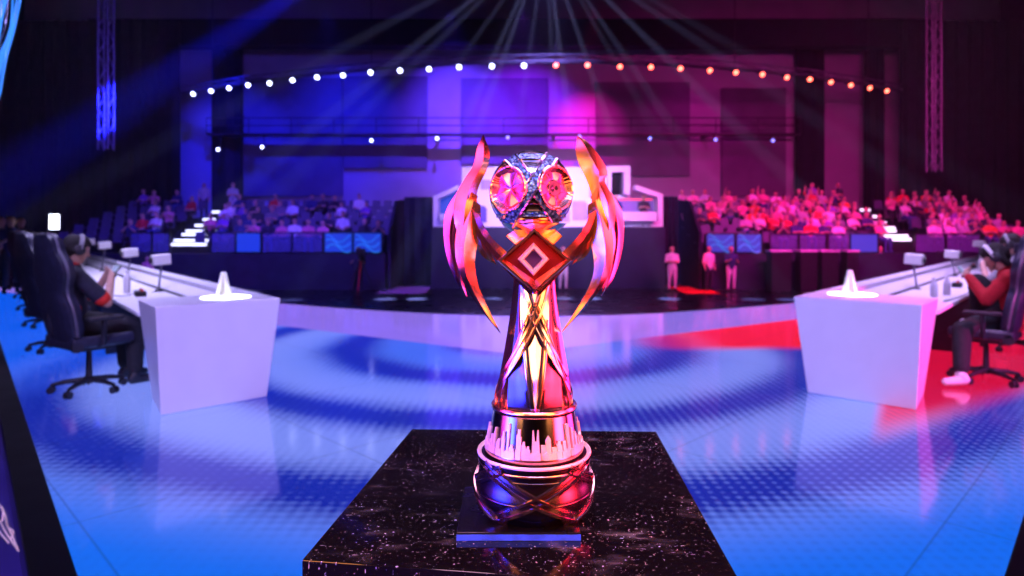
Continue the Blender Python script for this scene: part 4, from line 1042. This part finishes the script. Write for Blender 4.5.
# lit stairs: nosing bars that give light
def stairs(side, bars, label):
    a, i0 = None, 0
    r = None
    for j, (px0, px1, py) in enumerate(bars):
        f = (j+0.3)/len(bars)*(NROW-1); y = D0-0.55+PITCH*f
        a, b = P(px0, py, y), P(px1, py, y)
        if r is None: r = empty('lit_stairs', (a.x, D0-0.75, ZF)); r.parent = STAND[side]; r['label'] = label
        o = MB().box((a.x, y-0.02, a.z-0.05), (b.x, y+0.06, a.z+0.05)); o.v = [tuple(Vector(v)-r.location) for v in o.v]; o.build('step_light', steplight, r)
        o = MB().box((a.x-0.1, y+0.06, ZF+0.002), (b.x+0.1, y+0.60, a.z+0.05)); o.v = [tuple(Vector(v)-r.location) for v in o.v]; o.build('stair_step', dark, r)
stairs('left', [(171, 206, 244.5), (174, 209, 240.5), (182, 214, 234.5), (186, 216, 231), (195, 207, 225.5), (203, 215, 219.5), (212, 225, 212)], 'lit white stairs climbing the left stand')
stairs('right', [(882, 911, 239.5), (884, 908, 236), (872, 896, 231), (874, 895, 228), (866, 886, 222.5), (860, 878, 216.5), (856, 870, 210)], 'lit white stairs climbing the right stand')
# barriers on the front edge of the stands
def barrier(px0, px1, D, z0, z1, m, label, wave=False, grp=None):
    x0, x1 = (px0-CX)*D/F, (px1-CX)*D/F
    r = empty('barrier_panel', ((x0+x1)/2, D, z0)); tag(r, label, 'barrier', grp); w = (x1-x0)/2
    p = MB().box((-w+0.04, -0.015, 0.06), (w-0.04, 0.015, z1-z0)).build('panel', m, r)
    for s in (-1, 1): MB().box((s*w-0.03, -0.03, 0.001), (s*w+0.03, 0.03, z1-z0+0.06)).build('post', dark, r)
    MB().box((-w, -0.025, z1-z0), (w, 0.025, z1-z0+0.05)).build('top_rail', dark, r)
    if wave:
        for k in range(3):
            pts = [Vector((-w+0.1+(2*w-0.2)*i/16, -0.022, 0.2+0.2*k+0.16*math.sin(i*0.35+k*0.8))) for i in range(17)]
            MB().tube(pts, 0.045-0.008*k, 6, flat=0.25).build('wave_stripe', ledcyan, p, smooth=50)
zf = ZF+0.004
for k, (a, b, m, wv) in enumerate([(130, 152, glassm, 0), (152, 170, glassm, 0), (211, 236, glassm, 0), (236, 261, ledblue, 0), (262, 292, glassm, 0), (292, 323, glassm, 0), (324, 353, ledblue, 1), (353, 382, ledblue, 1)]):
    barrier(a, b, D0-0.62, zf, 1.30, m, f'{"blue wave patterned" if wv else ("plain blue" if m is ledblue else "clear blue tinted")} barrier panel, {NUM[k]} from the left on the left stand', wv)
for k, (a, b, m, wv) in enumerate([(706, 735, ledblue, 1), (736, 762, ledblue, 1), (770, 798, glassm, 0), (799, 826, glassm, 0), (828, 850, glassm, 0), (850, 878, ledblue, 0), (915, 945, glassm, 0), (946, 980, glassm, 0)]):
    barrier(a, b, D0-0.62, zf, 1.25, m, f'{"blue wave patterned" if wv else ("plain blue" if m is ledblue else "clear blue tinted")} barrier panel, {NUM[k]} from the left on the right stand', wv)
for k, (a, b) in enumerate([(768, 789), (797, 815), (818, 836), (843, 856)]):
    x0, x1 = (a-CX)*24.9/F, (b-CX)*24.9/F
    o = MB(); o.box((x0, 24.6, 0.60), (x1, 25.2, 0.66)); o.box((x0+0.03, 24.65, -0.938), (x0+0.09, 25.15, 0.60)); o.box((x1-0.09, 24.65, -0.938), (x1-0.03, 25.15, 0.60))
    r = empty('press_table', ((x0+x1)/2, 24.9, -0.939)); tag(r, f'narrow pale topped table before the right stand, {NUM[k]} from the left', 'table', 'pale topped tables before the right stand')
    w = (x1-x0)/2
    MB().box((-w, -0.3, 1.54), (w, 0.3, 1.60)).build('table_top', whitetop, r, bevel=0.01)
    for s in (-1, 1): MB().box((s*(w-0.06)-0.03, -0.25, 0.0), (s*(w-0.06)+0.03, 0.25, 1.54)).build('leg', dark, r)
    MB().box((-w+0.05, -0.27, 0.02), (w-0.05, -0.25, 1.5)).build('front_panel', dark, r)

# ------------------------------------------------------------------ central booth and the drapes beside it
BD = 26.5
def bx(px): return (px-CX)*BD/F
def bz(py): return EYE-(py-HY)*BD/F
st('trim_booth_platform', MB().box((bx(432), BD-0.2, -0.939), (bx(664), BD+3.5, bz(227))), mat('platform_navy', (0.012, 0.01, 0.05), 0.5, noise=(2, 0.2)))
boothw = mat('booth_white', (0.8, 0.78, 0.85), 0.6, noise=(3, 0.04))
bo = empty('caster_booth', (bx(548), BD, bz(227))); tag(bo, 'white gabled presenter booth on the dark platform behind the trophy', 'booth')
def bq(px, py, y): v = Vector((bx(px), BD+y, bz(py)+0.002)); return v-bo.location
def bpoly(name, pts, y, d, m): return MB().prism([bq(x, yy, y) for x, yy in pts], (0, d, 0)).build(name, m, bo)
bpoly('center_panel', [(460, 226.8), (460, 165), (632, 165), (632, 226.8)], 0.9, 0.3, boothw)
bpoly('left_wing_frame', [(433, 226.8), (433, 196), (458, 185), (458, 190), (438, 199), (438, 221), (458, 221), (458, 226.8)], 0.0, 0.8, boothw)
bpoly('right_wing_frame', [(663, 226.8), (663, 194), (636, 185), (636, 189.5), (658, 197.5), (658, 221), (600, 221), (600, 226.8)], 0.0, 0.8, boothw)
bpoly('right_gable_frame', [(609, 194), (609, 165), (632, 165), (632, 194), (626, 194), (626, 171), (613, 171), (613, 194)], 0.4, 0.45, boothw)
bpoly('gable_back', [(613, 194), (613, 171), (626, 171), (626, 194)], 0.86, 0.03, enamel)
bpoly('left_wing_back', [(438, 221), (438, 199), (458, 190), (458, 221)], 0.7, 0.05, ledblue)
bpoly('right_wing_back', [(600, 221), (600, 197.5), (658, 197.5), (658, 221)], 0.7, 0.05, mat('booth_screen', (0.2, 0.1, 0.35), 0.4, emit=(0.25, 0.12, 0.55), es=0.5))
bpoly('red_line', [(622, 199.5), (622, 198), (656, 198), (656, 199.5)], 0.66, 0.03, mat('booth_red_line', (0.8, 0.1, 0.1), 0.4, emit=(1, 0.05, 0.12), es=1.5))
bpoly('right_counter', [(601, 221), (601, 212), (655, 212), (655, 221)], -0.35, 0.2, boothw)
bpoly('left_counter', [(440, 221), (440, 214), (457, 214), (457, 221)], -0.3, 0.9, boothw)
gp = mat('booth_graphic', (0.42, 0.32, 0.68), 0.6, noise=(3, 0.1)); gd = mat('booth_graphic_dark', (0.12, 0.08, 0.4), 0.6, noise=(3, 0.1))
for x0, x1, y0, y1, m in [(464, 476, 196, 215, gp), (478, 486, 205, 222, gd), (574, 590, 200, 220, gp), (560, 572, 206, 222, gp), (592, 606, 186, 196, gp), (480, 492, 178, 188, gp), (590, 604, 208, 219, gd), (500, 520, 205, 222, gp)]:
    bpoly('graphic_block', [(x0, y1), (x0, y0), (x1-3, y0), (x1, y0+3), (x1, y1)], 0.87, 0.04, m)
put(STD[1][0], (bx(631), BD+1.6, bz(227)+0.005), PI, SD['white'], 'presenter in white standing behind the right wing of the booth', None, 1.0)
put(FIG[0][0], (bx(618), BD+0.48, bz(227)+0.03), PI, SD['navy'], 'presenter in dark top left behind the right booth counter', 'presenters behind the booth counter')
put(FIG[2][0], (bx(646), BD+0.48, bz(227)+0.03), PI, SD['dark'], 'presenter in dark top right behind the right booth counter', 'presenters behind the booth counter')
def curtain(xa, xb, y, z0, z1, label, slope=0):
    k = max(6, int(abs(xb-xa)/0.22)); pts = [Vector((xa+(xb-xa)*i/k, y+(0.07 if i % 2 else -0.07), z0)) for i in range(k+1)]+[Vector((xb, y+0.2, z0)), Vector((xa, y+0.2, z0))]
    o = MB().prism(pts, (0, 0, z1-z0)).build('black_curtain', mat('curtain_cloth', (0.012, 0.012, 0.04), 0.9, noise=(3, 0.3)) if 'curtain_cloth' not in MATS else MATS['curtain_cloth']); tag(o, label, 'curtain'); return o
curtain(bx(398), bx(431.5), BD+1.6, -0.939, bz(195), 'tall dark curtain between the left stand and the booth')
curtain(bx(664.5), bx(684), BD+1.0, -0.939, bz(195), 'tall dark curtain between the booth and the right stand')
for px, ya, yb, zz, lb in [(391, D0-0.7, D0+5.5, 195, 'dark side screen closing the right end of the left stand'), (694, D0-0.7, D0+5.5, 195, 'dark side screen closing the left end of the right stand')]:
    x = (px-CX)*D0/F
    o = MB().prism([Vector((x, ya, -0.939)), Vector((x, yb, -0.939)), Vector((x, yb, bz(192))), Vector((x, ya+1.5, bz(200))), Vector((x, ya, bz(232)))], (0.12, 0, 0)).build('side_screen', MATS['curtain_cloth']); tag(o, lb, 'screen')
# added patches; their grey and red put the lit passage floor into colour
for px0, px1, lb, m in [(387, 431, 'pale patch as the lit floor in the passage left of the booth', greycloth), (670, 703, 'red patch as the lit floor in the passage right of the booth', redcloth)]:
    o = MB().box((bx(px0), 24.2, -0.9385), (bx(px1), 27.4, -0.93)).build('lit_floor_patch', m); tag(o, lb, 'floor patch')
# people on the hall floor
def floorman(px, fy, a, tm, sh, lb, rz=PI):
    D = (EYE+0.94)*F/(fy-HY); put(STD[a][tm], ((px-CX)*D/F, D, -0.934), rz, SD[sh], lb)
floorman(672, 291, 1, 1, 'white', 'person in white top and pale trousers with folded arms right of the booth')
floorman(709, 290.5, 0, 0, 'white', 'person in white top and dark trousers before the right stand', PI+0.4)
floorman(731, 291, 2, 1, 'navy', 'person in navy top and white trousers before the right stand')
floorman(563, 291, 1, 1, 'white', 'person in white seen behind the right wing of the trophy')
floorman(866, 288, 0, 2, 'dark', 'person in dark top and blue jeans below the lit stairs at right', PI+0.3)
floorman(752, 289, 0, 0, 'dark', 'person in dark clothes standing right of the one in white trousers', PI-0.4)
floorman(358, 293, 2, 0, 'dark', 'camera operator in dark clothes standing behind the tripod before the left stand', PI)
for px, fy, sh, lb in [(145, 287, 'navy', 'person in navy standing behind the left desk, left of the pink one'), (126, 287, 'dark', 'person in dark clothes standing far behind the left desk cameras'), (925, 287, 'red', 'person in red standing behind the nearest camera of the right desk'), (880, 289, 'mid grey', 'person in grey standing left of the nearest camera of the right desk'), (941, 286, 'dark', 'person in dark standing behind the right desk parapet')]:
    floorman(px, fy, 0, 0, sh, lb, PI+0.5)
D_ = (EYE+0.94)*F/(291-HY); put(FIG[0][0], ((147-CX)*27/F, 24.6, -0.934), PI, SD['pink'], 'person in a pink top sitting low behind the nearest left camera') if False else None
put(STD[0][0], ((147.5-CX)*24.3/F, 24.3, -0.934), PI, SD['pink'], 'person in a pink top behind the second camera of the left desk', None, 0.8)
# tripod with a video camera
D_ = 24.2; tx = (361-CX)*D_/F
r = empty('camera_tripod', (tx, D_, -0.938)); tag(r, 'black camera tripod with a broadcast camera in front of the left stand', 'tripod')
for k in range(3):
    a = 2*PI*k/3+0.5; MB().tube([(0, 0, 1.25), (0.24*math.cos(a), 0.24*math.sin(a), 0.65), (0.50*math.cos(a), 0.50*math.sin(a), 0.02)], [0.035, 0.03, 0.022], 8).build('leg', redcloth if k == 2 else dark, r, smooth=50)
MB().cyl((0, 0, 1.2), (0, 0, 1.42), 0.07, 0.05).build('tripod_head', dark, r, smooth=40)
o = MB(); o.box((-0.12, -0.30, 1.42), (0.12, 0.25, 1.68)); vc = o.build('video_camera', dark, r, bevel=0.02)
MB().cyl((0, -0.30, 1.55), (0, -0.52, 1.55), 0.075, 0.085).build('camera_lens', dark, vc, smooth=40)
# stage-left crew and the white lamp
def crew(px, D, z, a, tm, sh, lb, rz=PI+0.9): put(STD[a][tm], ((px-CX)*D/F, D, z), rz, SD[sh], lb)
crew(21, 16.0, 0.004, 0, 0, 'dark', 'crew member in dark clothes standing at the far left behind the chairs')
crew(11, 14.5, 0.004, 2, 0, 'navy', 'crew member in navy at the far left edge, beside the dark one')
crew(1, 15.3, 0.004, 0, 0, 'mid grey', 'crew member in grey cut by the left picture edge')
q = P(55, 222, 15.0)
r = empty('panel_lamp', (q.x, q.y, -0.938 if False else 0.003)); tag(r, 'bright white panel lamp on a stand beyond the left chairs', 'lamp')
MB().cyl((0, 0, 0.02), (0, 0, q.z-0.18), 0.02).build('stand_pole', dark, r, smooth=40)
for k in range(3):
    a = 2*PI*k/3; MB().tube([(0, 0, 0.35), (0.3*math.cos(a), 0.3*math.sin(a), 0.012)], 0.012, 6).build('stand_leg', dark, r, smooth=50)
b_ = MB().box((-0.13, -0.02, q.z-0.185), (0.13, 0.05, q.z+0.185)).build('lamp_housing', dark, r, bevel=0.01)
MB().box((-0.115, -0.026, q.z-0.17), (0.115, -0.021, q.z+0.17)).build('lamp_panel', ledwhite, b_)

# ------------------------------------------------------------------ truss, lamps, ceiling rig
lampx = [(193,90),(211,87),(229,84),(248,81),(269.5,79),(292.5,76),(317,73),(343,71),(370.5,68),(400,66),(429,64.6),(459,62.5),(492,61.5),(524,61),(556,60.5),(587.5,60.5),(620,62),(651,62.5),(680.5,64),(710,66),(736,68),(762.5,70),(787,73),(810,75),(831,78),(851,81),(870,84),(887,87)]
TZ = 9.3
def truss_pt(px, py, z=TZ): D = (z-EYE)*F/(HY-py); return Vector(((px-CX)*D/F, D, z))
line = [truss_pt(*q) for q in lampx]
line = [line[0]*2-line[1]]+line+[line[-1]*2-line[-2]]
tr = empty('lamp_truss', (0, line[14].y, TZ)); tag(tr, 'long curved lighting truss hanging across the back of the hall', 'truss')
def tsh(dy, dz): return [p+Vector((0, dy, dz))-tr.location for p in line]
for dy, dz in ((0, 0.0), (0.35, 0.0), (0.17, 0.33)): MB().tube(tsh(dy, dz), 0.035, 6).build('chord', chairtrim, tr, smooth=60)
mb = MB(); A_, B_, C_ = tsh(0, 0.0), tsh(0.35, 0.0), tsh(0.17, 0.33)
for i in range(len(line)-1):
    for a_, b_ in ((A_[i], C_[i+1]), (C_[i], A_[i+1]), (B_[i], C_[i]), (A_[i], B_[i+1])): mb.tube([a_, b_], 0.018, 5)
mb.build('bracing', chairtrim, tr, smooth=60)
for i in (2, 9, 15, 21, 27):
    p = line[i]-tr.location; MB().cyl(p+Vector((0, 0.17, 0.33)), p+Vector((0, 0.17, 17-TZ)), 0.02, n=6).build('hanging_chain', dark, tr)
def stage_lamp(glow):
    r = empty('stage_lamp', (0, 0, 0))
    MB().lathe([(0, 0), (0.11, 0), (0.13, 0.05), (0.13, 0.24), (0.09, 0.34), (0, 0.36)], 18).build('housing', dark, r, smooth=40)
    MB().tube([(-0.17, 0, 0.2), (-0.17, 0, 0.42), (0.17, 0, 0.42), (0.17, 0, 0.2)], 0.015, 6).build('yoke', dark, r, smooth=50)
    MB().lathe([(0, -0.030), (0.07, -0.022), (0.115, -0.001)], 20).build('lens', glow, r, smooth=60)
    return r
pw, prd, pbl = stage_lamp(lampglow), stage_lamp(lampred), stage_lamp(lampblue)
u = {}
def place_lamp(proto, loc, tilt, label, grp, sc=1.0):
    o = proto if proto.name not in u else copy_tree(proto); u[proto.name] = 1
    o.location = loc; o.rotation_euler = tilt; o.scale = (sc, sc, sc); tag(o, label, 'lamp', grp)
for i, q in enumerate(lampx):
    p = line[i+1]; red = i >= 14
    n_ = i if not red else i-14
    tow = Vector((0, 4, 0.5))-p; a = math.atan2(tow.y, tow.x)
    place_lamp(prd if red else pw, p+Vector((0, 0, -0.22)), (math.radians(-62), 0, 0), f'{"red" if red else "blue white"} stage lamp on the curved truss, {NUM[n_]} {"red" if red else "white"} one from the left', f'{"red" if red else "blue white"} lamps on the truss')
# catwalk on the back wall and its lamps
cy = 38.6; cz = EYE+(HY-134)*cy/F
cw = empty('catwalk', (0, cy, cz)); tag(cw, 'thin dark catwalk rail running along the back wall', 'catwalk')
MB().box((-18, -0.35, -0.10), (17, 0.35, 0.0)).build('deck', dark, cw)
for z in (0.45, 0.9): MB().cyl((-18, -0.33, z), (17, -0.33, z), 0.03, n=8).build('hand_rail', dark, cw)
for k in range(15): MB().cyl((-18+2.5*k, -0.33, 0), (-18+2.5*k, -0.33, 0.92), 0.025, n=6).build('rail_post', dark, cw)
for x in (-4.6, 2.4, 11.6): MB().box((x, 0.3, -0.10), (x+0.2, 1.39, 0.02)).build('wall_bracket', dark, cw)
for k, (px, py) in enumerate([(218, 149.5), (262, 147), (371.5, 140.5), (437, 138.5), (507.7, 137.5), (579.5, 136.5), (650, 138.5), (715.6, 139.6), (773, 140.6)]):
    p = P(px, py, 37.9); MB().cyl((p.x, 38.20-cy, p.z+0.07-cz), (p.x, 38.20-cy, -0.05), 0.03, n=6).build('drop_pole', dark, cw)
    place_lamp(pw if px < 480 else pbl, Vector((p.x, p.y, p.z)), (math.radians(-75), 0, 0), f'small lamp below the catwalk on the back wall, {NUM[k]} from the left', 'lamps below the catwalk', 0.75)
# ceiling beams and hanging towers
for k, y in enumerate((20, 26, 32)):
    st('beam_ceiling', MB().box((-30, y-0.2, 16.1), (30, y+0.2, 17.0)), ceilm)
def tower_truss(px, D, y0, y1, label):
    x = (px-CX)*D/F; z0, z1 = EYE+(HY-y0)*D/F, 16.08
    r = empty('truss_tower', (x, D, z0)); tag(r, label, 'truss'); h = z1-z0
    for sx, sy in ((-1, -1), (1, -1), (1, 1), (-1, 1)): MB().cyl((sx*0.18, sy*0.18, 0), (sx*0.18, sy*0.18, h), 0.03, n=6).build('upright', chairtrim, r, smooth=50)
    mb = MB()
    for i in range(int(h/0.5)):
        z = 0.5*i; s = 1 if i % 2 else -1
        for a_, b_ in (((-s*0.18, -0.18, z), (s*0.18, -0.18, z+0.5)), ((0.18, -s*0.18, z), (0.18, s*0.18, z+0.5)), ((-0.18, -s*0.18, z), (-0.18, s*0.18, z+0.5))): mb.tube([a_, b_], 0.015, 5)
    mb.build('bracing', chairtrim, r)
tower_truss(106, 24, 150, 0, 'hanging vertical truss left of the lamp row, lit blue')
tower_truss(934, 26, 172, 0, 'hanging vertical truss at far right, faintly lit')
p = P(540, 50, 30)
# blue hanging streamers at the top left corner
r = empty('hanging_streamer', P(8, -30, 6.0)); tag(r, 'bundle of bright blue light strands hanging in the top left corner', 'streamer')
strand = mat('strand_blue', (0.1, 0.35, 0.8), 0.2, emit=(0.02, 0.22, 0.75), es=1.0); strand2 = mat('strand_pale', (0.5, 0.55, 0.6), 0.15, 0.9, noise=(10, 0.4))
for k in range(12):
    x0 = -2 + 2.6*k; x1 = -14+1.6*k
    pts = [P(x0+4*math.sin(k*1.7), -30, 6.0+0.05*(k % 3)), P((x0*0.6+x1*0.4)+3*math.sin(k), 18+3*(k % 4), 6.0), P(x1+2, 52+4*(k % 3), 5.95), P(x1-5, 86+5*((k*3) % 5), 5.95)]
    MB().tube([Vector(a_)-r.location for a_ in catmull(pts, 18)], [0.004+0.003*(k % 3)]*17+[0.002], 6).build('strand', strand if k % 3 else strand2, r, smooth=60)
hook = MB().cyl((0, 0.05, 0.0), (0, 0.05, 17-r.location.z), 0.02, n=6).build('hanging_wire', dark, r)
# ------------------------------------------------------------------ apron panel with script at lower left
ap = []
o_ = Vector((-0.764, -0.645, 0))
a0, a1 = l0-dl*2.6+o_*0.17, l0+dl*9+o_*0.17
slope = Vector((o_.x*0.9, o_.y*0.9, -0.9))
up_ = Vector((0, 0, -0.02))
nrm = dl.cross(slope).normalized(); nrm = nrm if nrm.z > 0 else -nrm
r = empty('stage_apron_panel', a0); tag(r, 'navy sloped stage apron panel with white script, lower left corner', 'panel')
pa = MB().prism([up_, (a1-a0)+up_, (a1-a0)+up_+slope, up_+slope], -nrm*0.03).build('panel_face', mat('apron_navy', (0.03, 0.02, 0.16), 0.3, emit=(0.012, 0.006, 0.09), es=0.5, noise=(2, 0.3)), r)
def ap_px(px, py):                         # ray through the pixel onto the panel face
    d = Vector(((px-CX)/F, 1, -(py-HY)/F)); e = Vector((0, 0, EYE)); q0 = a0+up_
    t = (q0-e).dot(nrm)/d.dot(nrm); return e+d*t-a0+nrm*0.004
scr = mat('script_white', (0.75, 0.55, 0.6), 0.5, emit=(0.5, 0.35, 0.45), es=0.35)
for pts in [[(-6, 500), (0, 505), (4, 514), (2, 522), (-4, 520)], [(3, 508), (6, 516), (8, 526), (12, 534), (18, 548)], [(2, 524), (6, 532), (12, 541), (19, 551)], [(9, 528), (14, 532), (12, 539)], [(-3, 528), (3, 536), (9, 543)]]:
    MB().tube([Vector(a_) for a_ in catmull([ap_px(*q) for q in pts], 14)], 0.0065, 6, flat=0.6).build('script_stroke', scr, pa, smooth=60)

for o in [f for fs in FIG+STD for f in fs]:      # poses nobody took
    if o.name not in used: bpy.data.objects.remove(o)
